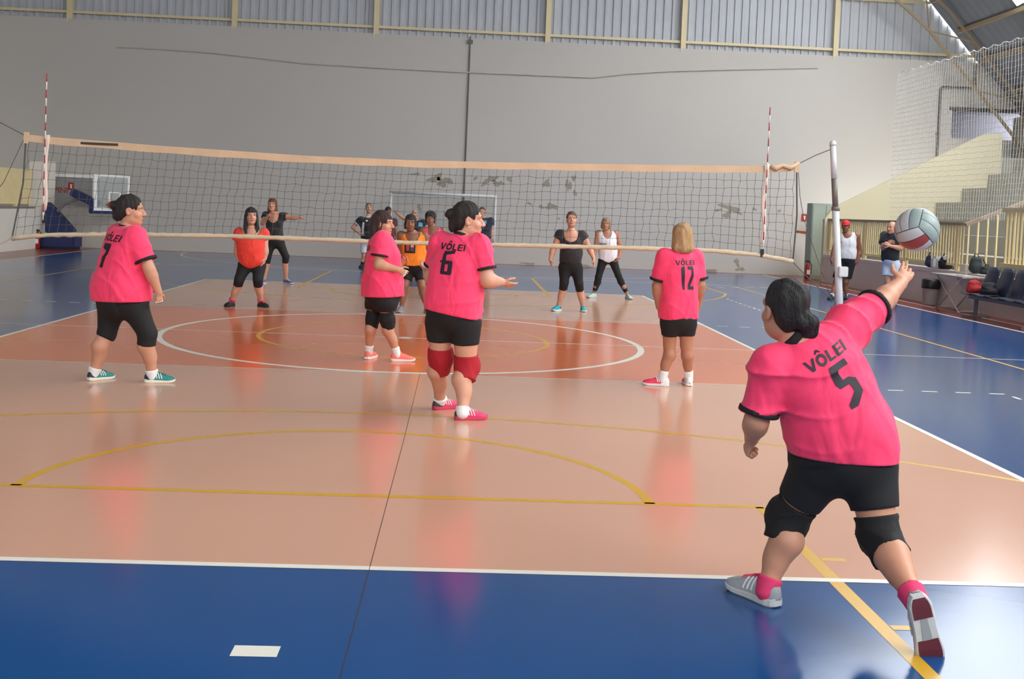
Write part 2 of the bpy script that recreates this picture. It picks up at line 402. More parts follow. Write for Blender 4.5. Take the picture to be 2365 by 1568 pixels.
def volei_mesh(width):
    """the word in bold extended capitals, built letter by letter"""
    bm = bmesh.new(); H_ = .80; x = 0.
    def poly(P): bm.faces.new([bm.verts.new((a, b*H_, 0)) for a, b in P])
    poly([(0, 1), (.20, 1), (.42, .30), (.64, 1), (.84, 1), (.54, 0), (.30, 0)])
    n = 18
    for i in range(n):
        t0, t1 = 2*math.pi*i/n, 2*math.pi*(i+1)/n
        poly([(1.28 + .40*math.cos(t0), .5 + .54*math.sin(t0)), (1.28 + .40*math.cos(t1), .5 + .54*math.sin(t1)), (1.28 + .21*math.cos(t1), .5 + .27*math.sin(t1)), (1.28 + .21*math.cos(t0), .5 + .27*math.sin(t0))])
    poly([(1.02, 1.12), (1.16, 1.12), (1.28, 1.26), (1.40, 1.12), (1.54, 1.12), (1.36, 1.42), (1.20, 1.42)])
    poly([(1.80, 0), (2.36, 0), (2.36, .2), (2.0, .2), (2.0, 1), (1.80, 1)])
    for q in (0, .41, .82): poly([(2.70, q), (3.10, q), (3.10, q+.18), (2.70, q+.18)])
    poly([(2.48, 0), (2.70, 0), (2.70, 1), (2.48, 1)])
    poly([(3.24, 0), (3.44, 0), (3.44, 1), (3.24, 1)])
    k = width/3.44
    for v in bm.verts: v.co = Vector(((v.co.x - 1.72)*k, (v.co.y - .5*H_)*k, 0))
    return bm
def digits_mesh(txt, width, height):
    bm = bmesh.new(); n = len(txt); gw = width/(n + .12*(n-1))
    for i, ch in enumerate(txt):
        x0 = -width/2 + i*gw*1.12
        for poly in glyph_polys(ch):
            vs = [bm.verts.new((x0 + x*gw, (y-.5)*height, 0)) for x, y in poly]; bm.faces.new(vs)
    return bm
def wrap_print(name, bm, m, target_bvh, parent, c, right, up, fwd, off=.003, maxe=.012, thick=.0):
    """flat print laid onto the cloth: every vertex dropped along fwd onto the surface"""
    bmesh.ops.triangulate(bm, faces=bm.faces)
    for _ in range(5):
        es = [e for e in bm.edges if e.calc_length() > maxe]
        if not es: break
        bmesh.ops.subdivide_edges(bm, edges=es, cuts=1); bmesh.ops.triangulate(bm, faces=[f for f in bm.faces if len(f.verts) > 3])
    bad = []
    for v in bm.verts:
        o = c + right*v.co.x + up*v.co.y - fwd*.9
        hit = target_bvh.ray_cast(o, fwd, 2.0)
        if hit[0] is None: bad.append(v); v.co = o
        else: v.co = hit[0] - fwd*off
    if bad: bmesh.ops.delete(bm, geom=bad, context='VERTS')
    me = bpy.data.meshes.new(name); bm.to_mesh(me); bm.free()
    return link(name, me, m, parent, True)

def person(S, label):
    Y0 = S['Y']; dist = Y0 - CAM_P.y
    res = S.get('res', max(.0075, min(.015, dist*.0011))); hres = S.get('hres', max(.0045, min(.008, dist*.0006))); fres = max(.004, min(.006, dist*.0005))
    def px(q): return at(q[0], q[1], Y0 + (q[2] if len(q) > 2 else 0))
    yaw = S['yaw']; Fw = heading(yaw); Rt = rightof(yaw); UP = Vector((0, 0, 1))
    T = [(px(t), t[3], t[4]) for t in S['torso']]
    top = T[0][0]
    g = S.get('girth', 1.0); H = S.get('H', 1.66)/1.66
    sh = S.get('sh', .165)
    sL = px(S['sL']) if 'sL' in S else top - Rt*sh; sR = px(S['sR']) if 'sR' in S else top + Rt*sh
    latT = (sR - sL).normalized()
    pel = px(S['pelvis']); hw = S.get('hipw', .095)
    hL = px(S['hL']) if 'hL' in S else pel - Rt*hw; hR = px(S['hR']) if 'hR' in S else pel + Rt*hw
    latP = (hR - hL).normalized()
    feet = {}
    for sd in 'LR':
        f = S['foot' + sd]
        if isinstance(f, dict): feet[sd] = (Vector(f['heel']), Vector(f['fwd']).normalized(), Vector(f['up']).normalized())
        else: feet[sd] = (floor_at(f[0], f[1]), heading(f[2]), UP.copy())
    root = empty('person', ((feet['L'][0].x + feet['R'][0].x)/2, (feet['L'][0].y + feet['R'][0].y)/2, 0)); tag(root, label, 'person', S.get('group'))
    skin = skin_mat('skin ' + str(S['skin']) + str(S['haircol']), S['skin'], tuple(int(x*.8) for x in S['haircol']))
    ank = {sd: feet[sd][0] + feet[sd][1]*(.062*H) + feet[sd][2]*(.085*H) for sd in 'LR'}
    knee = {sd: px(S['knee' + sd]) for sd in 'LR'}; hip = {'L': hL, 'R': hR}; shd = {'L': sL, 'R': sR}
    elb = {sd: px(S['arm' + sd][0]) for sd in 'LR'}; wri = {sd: px(S['arm' + sd][1]) for sd in 'LR'}; tip = {sd: px(S['arm' + sd][2]) for sd in 'LR'}
    ag = S.get('armg', 1.0)*H; lg = S.get('legg', 1.0)*H
    # ---- head frame
    hp = px(S['head']); hy = S['hyaw']; pit = math.radians(S.get('hpitch', 0)); tilt = math.radians(S.get('htilt', 0))
    hf = heading(hy); hr = rightof(hy); hu = UP.copy()
    hf, hu = (hf*math.cos(pit) + hu*math.sin(pit)), (hu*math.cos(pit) - hf*math.sin(pit))
    hr, hu = (hr*math.cos(tilt) - hu*math.sin(tilt)), (hu*math.cos(tilt) + hr*math.sin(tilt))
    hs = S.get('hs', 1.0)
    def Hd(r, f, u): return hp + (hr*r + hf*f + hu*u)*hs
    HA = (hr, hf, hu)
    nk0 = top + (hp - top)*.05 ; nk1 = Hd(0, -.022, -.07)
    nr = S.get('neckr', .056)
    # ---- skin body
    B = Field()
    bs = S.get('bodyscale', .90); LB = []
    for i in range(len(T) - 1):
        (a, w0, d0), (b, w1, d1) = T[i], T[i+1]
        if i == len(T) - 2: b = lerp(a, b, .6); w1 = w0*.98; d1 = d0*.98
        w1 = w1*(.9 if i == len(T) - 2 else 1); kw = dict(side=latT if i < len(T)//2 else latP, qa=d0/w0, qb=d1/w1)
        if i == 0: a = a + (b - a).normalized()*.07
        B.cone(a, b, w0*bs, w1*bs, .06, **kw)
        if i >= len(T) - 3: LB.append((lerp(a, b, .4), b, w0*bs + .012, w1*bs + .012, kw))
    B.cone(T[-1][0], lerp(pel, T[-1][0], .3) + UP*.07, min(T[-1][1]*.80, .19), .135, .05, side=latP, qa=min(1, T[-1][2]/T[-1][1])*.95, qb=.75)
    B.cone(sL - UP*.02, sR - UP*.02, .055*ag, .055*ag, .07)
    B.cone(top, nk0 + (nk1-nk0)*.25, nr*1.35, nr*1.02, .07); B.cone(nk0, nk1, nr, nr*.92, .04)
    for sd in 'LR':
        a, b, c = shd[sd], elb[sd], wri[sd]
        B.cone(a, b, .060*ag, .043*ag, .05); m = lerp(b, c, .3); B.cone(b, m, .043*ag, .045*ag, .03); B.cone(m, c, .045*ag, .028*ag, .02)
        h, k, an = hip[sd], knee[sd], ank[sd]
        B.cone(h, k, .090*lg, .060*lg, .02); m = lerp(k, an, .32)
        back = (an - k).cross(latP)
        cb = feet[sd][1]*-.022*lg if abs(feet[sd][1].z) < .5 else Vector((0, -.02, 0))
        B.cone(k, m + cb, .056*lg, .060*lg, .03); B.cone(m + cb, lerp(k, an, .62), .060*lg, .046*lg, .03); B.cone(lerp(k, an, .55), an, .047*lg, .036*lg, .03)
    V, Q = B.verts(res); parts = [(V, Q)]
    # ---- head
    Hf = Field()
    Hf.ell(Hd(0, -.012, .033), [x*hs for x in (.075, .094, .086)], HA, .02)
    Hf.ell(Hd(0, .026, -.042), [x*hs for x in (.059, .064, .078)], HA, .03)
    jw = S.get('jowl', 1.0)
    Hf.ell(Hd(0, .020, -.075), [x*hs for x in (.053*jw, .055, .042)], HA, .03)
    Hf.ell(Hd(0, .066, -.098), [x*hs for x in (.027, .020, .020)], HA, .025)
    for e in (-1, 1):
        Hf.ell(Hd(e*.036, .055, -.032), [x*hs for x in (.028*jw, .026, .028)], HA, .02)
        Hf.ell(Hd(e*.076, -.006, -.008), [x*hs for x in (.010, .021, .033)], HA, .012)
        Hf.ell(Hd(e*.076 + e*.008, -.001, -.006), [x*hs for x in (.006, .010, .016)], HA, .006, sub=True)
    Hf.cone(Hd(-.042, .072, .024), Hd(.042, .072, .024), .016*hs, .016*hs, .025)
    for e in (-1, 1): Hf.ell(Hd(e*.031, .096, .004), [x*hs for x in (.019, .014, .011)], HA, .012, sub=True)
    Hf.cone(Hd(0, .088, .006), Hd(0, .110, -.030), .009*hs, .013*hs, .014)
    for e in (-1, 1): Hf.ell(Hd(e*.013, .097, -.034), [x*hs for x in (.009, .012, .008)], HA, .008)
    Hf.ell(Hd(0, .087, -.064), [x*hs for x in (.024, .011, .006)], HA, .006); Hf.ell(Hd(0, .085, -.075), [x*hs for x in (.020, .011, .007)], HA, .006)
    Hf.cone(lerp(nk0, nk1, .35), nk1, nr*.98, nr*.94, .03)
    lo = [hp[i] - .17*hs for i in range(3)]; hi = [hp[i] + .17*hs for i in range(3)]
    Vh, Qh = Hf.verts(hres, lo, hi)
    parts.append((Vh, Qh))
    # ---- hands
    for sd in 'LR':
        h = (tip[sd] - wri[sd]); h = h.normalized() if h.length > 1e-4 else Vector((0, 0, -1))
        pn = Vector(S['palm' + sd]) if ('palm' + sd) in S else ((-Rt if sd == 'R' else Rt)*.9 - Fw*.2)
        pn = (pn - h*pn.dot(h)).normalized(); s_ = h.cross(pn)             # s_: across the knuckles
        th = S.get('thumb' + sd)
        fwdref = Fw if th is None else Vector(th)
        if s_.dot(fwdref) < 0: s_ = -s_                                     # thumb side towards the front
        w = wri[sd]; q = .92*H; curl = S.get('curl' + sd, .35)
        Hn = Field()
        Hn.cone(lerp(elb[sd], w, .8), w, .033*ag, .028*ag, .02)
        Hn.cone(w + h*.012*q, w + h*.078*q, .030*q, .041*q, .02, side=s_, qa=.62, qb=.34)
        for i, (off, ln) in enumerate(((.030, .072), (.010, .080), (-.011, .075), (-.030, .058))):
            p0 = w + h*(.080*q) + s_*(off*q); d = (h + s_*(off*3.0)).normalized(); a = 0
            for j, fr in enumerate((.45, .32, .25)):
                a += curl*(.75 + .12*i)*(.8 if j == 0 else 1.0); dd = (d*math.cos(a) + pn*math.sin(a))
                p1 = p0 + dd*(ln*fr*q); r0 = (.0092 - .0008*j)*q; Hn.cone(p0, p1, r0, r0*.92, .006); p0 = p1
        p0 = w + h*.028*q + s_*.026*q; p1 = p0 + (h*.5 + s_*.75 + pn*.25).normalized()*.040*q; p2 = p1 + (h*.85 + s_*.35 + pn*.35).normalized()*.032*q; p3 = p2 + (h*.95 + s_*.05 + pn*.4).normalized()*.024*q
        Hn.cone(p0, p1, .014*q, .0115*q, .012); Hn.cone(p1, p2, .0108*q, .0098*q, .006); Hn.cone(p2, p3, .0098*q, .0086*q, .004)
        parts.append(Hn.verts(fres))
        feet['tape' + sd] = (w, h, s_, pn, q)
    n = 0; VV = []; QQ = []
    for V, Q in parts: VV.append(V); QQ.append(Q + n); n += len(V)
    VV = np.concatenate(VV); me = np_mesh('body', VV, np.concatenate(QQ))
    rel = (VV - np.array(hp))/hs; r_ = rel@np.array(hr); f_ = rel@np.array(hf); u_ = rel@np.array(hu)
    lips = np.clip(1.6 - 1.2*np.sqrt((r_/.024)**2 + ((u_+.070)/.012)**2), 0, 1)*(f_ > .065)*(np.abs(u_) < .12)
    brow = np.clip(2.2 - 1.6*np.sqrt(((np.abs(r_)-.034)/.021)**2 + ((u_-.026+.25*np.abs(np.abs(r_)-.034))/.0055)**2), 0, 1)*(f_ > .055)*(np.abs(u_) < .12)
    ca = me.color_attributes.new('feature', 'FLOAT_COLOR', 'POINT')
    col = np.zeros((len(VV), 4), F32); col[:, 0] = lips; col[:, 1] = brow*.8; col[:, 3] = 1
    if len(me.vertices) == len(VV): ca.data.foreach_set('color', col.ravel())
    body = link('body', me, skin, root)
    for e in (-1, 1):
        b = MB(); c = Hd(e*.031, .0735, .004); R_ = .0122*hs; rows = []
        for i in range(7):
            ph = math.pi*i/6; b_ = []
            for j in range(10):
                t = 2*math.pi*j/10; b_.append(c + hf*(R_*math.cos(ph)) + hr*(R_*math.sin(ph)*math.cos(t)) + hu*(R_*math.sin(ph)*math.sin(t)))
            rows.append(b_ + [b_[0]])
        ey = grid_mesh('eye', rows); ey.materials.append(mat('eye white', (196, 184, 174), .3)); ey.materials.append(mat('iris dark', (45, 28, 20), .15))
        for p in ey.polygons:
            if (p.center - c).dot(hf) > R_*.80: p.material_index = 1
        link('eye', ey, None, body, True)
    # ---- hair
    hc = S['haircol']; st = S['hair']; hm = mat('hair ' + str(hc), hc, .62, .45, 60, .8, 160, stretch=(1, 1, .18))
    if st:
        A = Field(); fn = strands(.0038*hs, sum(hc) % 97) if st not in ('curly', 'messy') else curls(.007*hs, 5)
        def he(c, r, k=.03, sub=False): A.ell(Hd(*c), [x*hs for x in r], HA, k, sub, fn if not sub else None)
        face = lambda: (he((0, .105, -.045), (.066, .062, .088), .015, True))
        if st in ('bun', 'lowbun', 'pulled'):
            he((0, -.016, .040), (.083, .100, .090)); he((0, -.06, -.02), (.066, .052, .06))
            he((0, .118, -.030), (.076, .072, .116), .012, True)
            for e in (-1, 1): he((e*.078, .012, -.045), (.03, .05, .058), .01, True)
            he((0, .0, -.13), (.1, .1, .055), .01, True)
            if st == 'bun': he((-.0, -.125, .035), (.036, .034, .036), .015); he((0, -.115, -.02), (.02, .022, .05), .02); he((0,-.10,-.06),(.03,.03,.03),.02)
            if st == 'lowbun': he((.045, -.100, -.035), (.045, .042, .040), .015); he((.06, -.095, -.070), (.034, .034, .032), .015)
        elif st == 'bob':
            he((0, -.012, .040), (.085, .102, .090)); he((0, -.03, -.045), (.092, .085, .095), .04); he((0, -.04, -.095), (.096, .080, .055), .03)
            face(); he((0, .06, -.10), (.055, .09, .10), .012, True)
            he((0, -.03, -.185), (.14, .14, .055), .004, True)
        elif st in ('long', 'longfront'):
            he((0, -.012, .040), (.085, .103, .092)); he((0, -.045, -.06), (.094, .075, .11), .04); he((0, -.065, -.16), (.092, .055, .10), .04)
            if st == 'longfront':
                for e in (-1, 1): A.cone(Hd(e*.072, .012, 0), Hd(e*.085, .030, -.17), .030*hs, .026*hs, .02, fn=fn); A.cone(Hd(e*.085, .03, -.17), Hd(e*.075, .05, -.25), .026*hs, .012*hs, .02, fn=fn)
            face(); he((0, .065, -.12), (.05, .08, .12), .012, True)
        elif st in ('short', 'messy', 'curly'):
            he((0, -.014, .045), (.086, .103, .090)); he((0, -.045, -.02), (.082, .065, .07), .03)
            if st == 'curly': he((0, -.02, .05), (.098, .11, .095)); he((0, -.05, -.04), (.09, .07, .08))
            if st == 'messy':
                for e in (-1, 1): he((e*.07, -.01, -.04), (.025, .035, .06), .02)
            face(); he((0, .05, -.13), (.12, .13, .05), .02, True)
        elif st == 'crop':
            he((0, -.018, .042), (.0785, .096, .086)); he((0, -.05, -.02), (.070, .055, .05), .02)
            he((0, .118, -.02), (.078, .078, .098), .012, True)
            for e in (-1, 1): he((e*.085, .02, -.055), (.03, .06, .055), .01, True)
        elif st == 'fringe':
            he((0, -.035, .005), (.0775, .080, .045))
            he((0, .09, -.0), (.09, .09, .12), .012, True); he((0, -.02, .085), (.09, .09, .065), .01, True)
        soft('hair', A, hres, hm, root)
    if S.get('earring'):
        for e in (-1, 1): MB().lathe([(.001, -.006), (.005, -.003), (.006, 0), (.005, .003), (.001, .006)], Hd(e*.084, -.002, -.045), 8).build('earring', mat('pearl', (235, 228, 215), .2), body, True)
    if S.get('cap'):
        cm = mat('cap ' + str(S['cap']), S['cap'], .7, .08, 40)
        A = Field(); A.ell(Hd(0, -.010, .045), [x*hs for x in (.088, .106, .092)], HA, .02); A.cut(Hd(0, 0, .030), -hu)
        o = soft('cap', A, hres, cm, root); A = Field(); A.ell(Hd(0, .085, .034), [x*hs for x in (.066, .085, .012)], HA, .01); soft('brim', A, hres, cm, o)
    # ---- shirt
    sp = S['shirt']; sc = sp['color']; sm = mat('fabric ' + str(sc), sc, sp.get('rough', .75), .05, 30, .12, 220, sheen=.15, wrinkle=.7)
    A = Field(); ex = sp.get('ease', 0.0)
    for i in range(len(T) - 1):
        (a, w0, d0), (b, w1, d1) = T[i], T[i+1]; w0 += ex; w1 += ex; d0 += ex; d1 += ex
        if i == 0: a = a + (b - a).normalized()*.075
        if i == len(T) - 2 and not sp.get('round_hem'): b = b + (b - a).normalized()*.10
        A.cone(a, b, w0*.97, w1*.97, .06, side=latT if i < len(T)//2 else latP, qa=d0/w0, qb=d1/w1, p=2.5)
    A.cone(sL - UP*.02, sR - UP*.02, .066*ag, .066*ag, .08)
    A.cone(top - UP*.02, top + (nk1 - top)*.12, nr*1.5, nr*1.05, .06)
    for bst in sp.get('bust', []): A.ell(px(bst), [bst[3]]*3, None, .06)
    cuffs = []
    sl = sp.get('sleeve', 0)
    for sd in 'LR':
        a, b = shd[sd], elb[sd]
        if sl > 0:
            e = lerp(a, b, sl); A.cone(a, e, sp.get('sr0', .078)*ag, sp.get('sr1', .080)*ag, .05, cap='b'); cuffs.append((lerp(a, b, sl*.91), e, sd))
        elif sp.get('armhole'):
            A.ell(lerp(a, b, .12) + (a - top).normalized()*.035, (sp['armhole'],)*3, None, .015, sub=True)
    fd = folds(sp.get('fold', .006), sp.get('seed', 3), sp.get('kx', 18.), sp.get('kz', 11.)); A.warp(fd)
    if 'hem' in sp: A.cut(px(sp['hem'][0]), Vector(sp['hem'][1]))
    elif not sp.get('round_hem'):
        A.cut(T[-1][0], (T[-1][0] - T[-2][0]).normalized())
    if sp.get('neck'):                       # neckline opening: (forward, down, radius, squash)
        f, dn, r, q = sp['neck']; c_ = nk0 + Fw*f - UP*dn; A.cone(c_ - UP*(r*(q-1)*.6), c_ + UP*.05, r*.75 if q > 1.05 else r, r*1.15, .01, sub=True); A.cone(c_, c_ + UP*.2 - Fw*f*.6, r*1.1, r*1.25, .01, sub=True)
    lo, hi = A.bounds()
    shirt = soft('shirt', A, res, sm, root, lo, hi)
    if sp.get('label'): shirt['label'] = sp['label']
    tr = sp.get('trim')
    if tr:
        tm = mat('fabric ' + str(tr), tr, .8, .05, 30, .1, 220)
        for a, b, sd in cuffs:
            C = Field(); C.cone(a, b + (b-a).normalized()*.004, sp.get('sr1', .080)*ag + .003 + .9*sp.get('fold', .006), sp.get('sr1', .080)*ag + .003 + .9*sp.get('fold', .006), .01, cap='ab'); soft('cuff', C, min(res, .008), tm, shirt)
        if not sp.get('nocollar'):
            C = Field(); ax = (nk1 - top).normalized(); c0 = top + ax*sp.get('collar_up', .050); C.cone(c0, c0 + ax*.036, nr*1.42, nr*1.22, .01, cap='ab'); soft('collar', C, min(res, .008), tm, shirt)
    bvh = None
    if sp.get('back'):
        bvh = BVHTree.FromPolygons([tuple(v.co) for v in shirt.data.vertices], [tuple(p.vertices) for p in shirt.data.polygons])
        bk = sp['back']; pm = mat('print black', (30, 18, 32), .6, .12, 60)
        up_ = (T[0][0] - T[-1][0]).normalized() if 'up' not in bk else Vector(bk['up']).normalized(); rt = latT if 'right' not in bk else Vector(bk['right']); rt = (rt - up_*rt.dot(up_)).normalized(); fw = up_.cross(rt)
        if 'dir' in bk: fw = Vector(bk['dir']).normalized()
        cw = px(bk['word']); cn = px(bk['num'])
        wrap_print('lettering', volei_mesh(bk['ww']), pm, bvh, shirt, cw, rt, up_, fw)
        wrap_print('number', digits_mesh(bk['n'], bk['nw'], bk['nh']), pm, bvh, shirt, cn, rt, up_, fw)
    for dc in sp.get('decals', []):          # (colour, polygon in metres, centre px) printed on the front
        bvh = bvh or BVHTree.FromPolygons([tuple(v.co) for v in shirt.data.vertices], [tuple(p.vertices) for p in shirt.data.polygons])
        bm = bmesh.new(); bm.faces.new([bm.verts.new((x, y, 0)) for x, y in dc[1]])
        wrap_print(dc[3] if len(dc) > 3 else 'print', bm, mat('print ' + str(dc[0]), dc[0], .6), bvh, shirt, px(dc[2]), Vector((1, 0, 0)), UP, Vector((0, 1, 0)), off=dc[4] if len(dc) > 4 else .003, maxe=.03)
    # ---- shorts / leggings
    bt = S['bottom']; bmx = mat('fabric ' + str(bt['color']), bt['color'], bt.get('rough', .8), .1, 30, .08, 200)
    A = Field(); e = bt.get('ease', .008)
    for a, b, r0, r1, kw in LB: A.cone(a, b, r0, r1, .06, **kw)
    A.cone(T[-1][0], lerp(pel, T[-1][0], .3) + UP*.06, min(T[-1][1]*.80, .19) + .012, .15, .05, side=latP, qa=min(1, T[-1][2]/T[-1][1])*.95, qb=.78)
    A.cone(lerp(T[-1][0], T[-2][0], .5), lerp(pel, T[-1][0], .3) + UP*.06, T[-1][1]*bt.get('k', .93), .16, .06, side=latP, qa=min(1, T[-1][2]/T[-1][1])*.97, qb=.85)
    for sd in 'LR':
        t = bt['t' + sd] if ('t' + sd) in bt else bt['t']; h, k, an = hip[sd], knee[sd], ank[sd]
        w = bt.get('wide', 0.)
        if t <= 1: A.cone(h, lerp(h, k, t), .094*lg + e, lerp(.094, .060, t)*lg + e + w, .045, cap='b')
        else:
            A.cone(h, k, .094*lg + e, .060*lg + e, .07); cb = feet[sd][1]*-.018*lg if abs(feet[sd][1].z) < .5 else Vector((0, -.016, 0))
            q = t - 1; m = min(q, .32); A.cone(k, lerp(k, an, m) + cb*(m/.32), .060*lg + e, .060*lg + e, .03, cap='b' if q <= .32 else None)
            if q > .32: A.cone(lerp(k, an, .32) + cb, lerp(k, an, q) + cb*max(0, 1-(q-.32)/.5), .060*lg + e, lerp(.060, .036, (q-.32)/.68)*lg + e, .03, cap='b')
    A.warp(folds(bt.get('fold', .0025), 8)); A.cut(T[-1][0] + UP*(.02 if not sp.get('round_hem') else -.04), (T[0][0] - T[-1][0])) if 'hem' not in sp else A.cut(px(sp['hem'][0]) + UP*.012, -Vector(sp['hem'][1]))
    o = soft('shorts' if (bt.get('t', 2) <= 1.0) else 'leggings', A, res, bmx, root)
    # ---- knee pads, socks, shoes
    for sd in 'LR':
        h, k, an = hip[sd], knee[sd], ank[sd]
        if S.get('kneepad'):
            kc = S['kneepad']; a = lerp(k, h, S.get('kp', .24)); b = lerp(k, an, S.get('kq', .26)); A = Field()
            A.cone(a, k, (lerp(.060, .092, .24)+.010)*lg, .072*lg, .03, cap='a'); A.cone(k, b, .072*lg, .070*lg, .03, cap='b')
            fwd = feet[sd][1] if abs(feet[sd][1].z) < .5 else Fw
            A.ell(k + fwd*.038*lg, (.058*lg, .058*lg, .075*lg), None, .03); A.warp(folds(.004, 4, 30, 60)); A.cut(a, (a - k)); A.cut(b, (b - k))
            soft('knee_pad', A, min(res, .009), mat('knee pad ' + str(kc), kc, .85, .1, 50, .1, 260), root)
        if S.get('sock'):
            sk = S['sock']; A = Field(); A.cone(lerp(an, k, sk[1]), an - (an-k).normalized()*-.03, .043*lg + .006, .041*lg, .02, cap='a'); A.warp(folds(.002, 6, 60, 120))
            soft('sock', A, .008, mat('sock ' + str(sk[0]), sk[0], .9, .05, 60, .2, 300), root)
        shoe(root, feet[sd][0], feet[sd][1], feet[sd][2], S['shoe'], .265*H*S.get('shoe_k', 1.0))
        if S.get('tape' + sd):
            w, hh, s_, pn, q = feet['tape' + sd]; b = MB(); curl = S.get('curl' + sd, .35)
            for i, off in enumerate((.030, .010, -.011, -.030)[:S['tape' + sd]]):
                a1 = curl*(.75 + .12*i)*.8; p0 = w + hh*(.080*q) + s_*(off*q); d = (hh + s_*(off*3)).normalized(); dd = d*math.cos(a1) + pn*math.sin(a1)
                b.tube([p0 + dd*.008, p0 + dd*.026], .0112*q, 8)
            b.build('finger_tape', mat('white tape', (235, 232, 225), .9), body, True)
    return root
# ------------------------------------------------------------------ the hall: floor, walls, roof
def struct(name, b, m, **k): return tag(b.build(name, m, **k), kind='structure')
FL = dict(rough=.2, spec=.5, rvar=.05)
m_red = mat('floor red paint', (128, 50, 44), .24, .14, 1.6, .05, 9, rvar=.05)
m_blue = mat('floor blue paint', (13, 70, 126), .15, .08, .5, .015, 5, rvar=.03)
m_pink = mat('floor pink paint', (204, 154, 128), .15, .05, .5, .015, 5, rvar=.03)
m_orange = mat('floor orange paint', (212, 112, 66), .15, .05, .5, .015, 5, rvar=.03)
m_lw = mat('line white paint', (226, 222, 208), .3, .05, 9); m_ly = mat('line yellow paint', (206, 158, 40), .3, .06, 9)
WY = 20.25                                   # far wall face
floor = struct('floor', MB().box((-13.6, -24, -.2), (12, WY, 0)), m_red)
def paint(name, polys, m, z):
    v = []; f = []
    for p in polys:
        n = len(v); v += [(x, y, z) for x, y in p]; f.append(tuple(range(n, n + len(p))))
    me = bpy.data.meshes.new(name); me.from_pydata(v, [], f); return link(name, me, m, floor)
def R4(x0, y0, x1, y1): return [(x0, y0), (x1, y0), (x1, y1), (x0, y1)]
def arc(cx, cy, r, a0, a1, w, n=48):
    P = []
    for i in range(n):
        t0 = math.radians(a0 + (a1-a0)*i/n); t1 = math.radians(a0 + (a1-a0)*(i+1)/n)
        P.append([(cx+(r-w/2)*math.cos(t0), cy+(r-w/2)*math.sin(t0)), (cx+(r+w/2)*math.cos(t0), cy+(r+w/2)*math.sin(t0)), (cx+(r+w/2)*math.cos(t1), cy+(r+w/2)*math.sin(t1)), (cx+(r-w/2)*math.cos(t1), cy+(r-w/2)*math.sin(t1))])
    return P
paint('blue_court_zone', [R4(-10, -20, 10, 19.75)], m_blue, .0005)
paint('pink_back_zone', [R4(-4.5, -9, 4.5, -3)], m_pink, .001); paint('pink_back_zone', [R4(-4.5, 3, 4.5, 9)], m_pink, .001)
paint('orange_front_zone', [R4(-4.5, -3, 4.5, 3)], m_orange, .001)
# yellow basketball markings
Z1, Z2 = .0015, .002
for s in (-1, 1):
    paint('free_throw_arc', arc(0, s*7.7, 1.8, 0, 180, .06) if s < 0 else arc(0, 7.7, 1.8, 180, 360, .06), m_ly, Z1)
    paint('free_throw_line', [R4(-2.46, s*7.7-.03, 2.46, s*7.7+.03)], m_ly, Z1)
    a = math.degrees(math.asin(.2)); c = s*11.925
    paint('three_point_arc', arc(0, c, 6.75, 12, 168, .055, 80) if s < 0 else arc(0, c, 6.75, 192, 348, .055, 80), m_ly, Z1)
    for e in (-1, 1):
        paint('lane_line', [R4(e*2.45-.035, min(s*7.7, s*13.5), e*2.45+.035, max(s*7.7, s*13.5))], m_ly, Z1)
        for yy in (8.66, 9.56, 10.4, 11.6, 12.4): paint('lane_tick', [R4(*sorted((e*2.49, e*2.61))[:1], s*yy-.025, sorted((e*2.49, e*2.61))[1], s*yy+.025)], m_ly, Z1)
        y0 = c - s*6.75*math.sin(math.radians(12)); paint('three_point_side', [R4(e*6.60-.03, min(y0, s*13.5), e*6.60+.03, max(y0, s*13.5))], m_ly, Z1)
    paint('basketball_end_line', [R4(-7.5, s*13.5-.025, 7.5, s*13.5+.025)], m_lw if s > 0 else m_ly, Z1)
for e in (-1, 1): paint('basketball_side_line', [R4(e*7.5-.025, -13.5, e*7.5+.025, 13.5)], m_ly, Z1)
paint('basketball_centre_circle', arc(0, 0, 1.8, 0, 360, .055, 72), m_ly, Z1)
# white markings
for e in (-1, 1):
    paint('side_line', [R4(e*4.475-.028, -9, e*4.475+.028, 9)], m_lw, Z2)
    paint('end_line', [R4(-4.5, e*8.975-.026, 4.5, e*8.975+.026)] if e > 0 else [R4(-4.5, -9, 4.5, -8.948)], m_lw, Z2)
    paint('attack_line', [R4(-4.5, e*3-.012, 4.5, e*3+.012)], m_lw, Z2)
    for f in (-1, 1):
        for k in range(5): x = 4.68 + k*.35; paint('attack_line_dash', [R4(min(f*x, f*(x+.16)), e*3-.022, max(f*x, f*(x+.16)), e*3+.022)], m_lw, Z2)
    paint('court_border_line', [R4(e*10-.035, -20, e*10+.035, 19.75)], m_lw, Z2)
for s in (-1, 1):
    for k in range(17): y = 3.15 + k*.35; paint('coach_line_dash', [R4(6.23, min(s*y, s*(y+.16)), 6.27, max(s*y, s*(y+.16)))], m_lw, Z2)
paint('centre_line', [R4(-10, -.014, 10, .014)], m_lw, Z2)
paint('centre_circle', arc(0, 0, 2.96, 0, 360, .08, 110), m_lw, Z2)
paint('centre_spot', arc(0, 0, .05, 0, 360, .1, 16), m_lw, Z2)
paint('goal_area_arc', arc(-1.5, 19.75, 6, 180, 270, .06, 30) + [R4(-1.5, 13.72, 1.5, 13.78)] + arc(1.5, 19.75, 6, 270, 360, .06, 30), m_lw, Z2)
paint('penalty_mark', [R4(-.135, -10.0, .035, -9.90)], m_lw, Z2)
for k in range(4): x = 6.9 + k*.42; paint('handball_dash', [R4(x, 12.62 + k*.22, x+.2, 12.68 + k*.22)], m_lw, Z2)
paint('sideline_strip', [R4(10.55, -20, 10.6, 16)], m_lw, Z2)
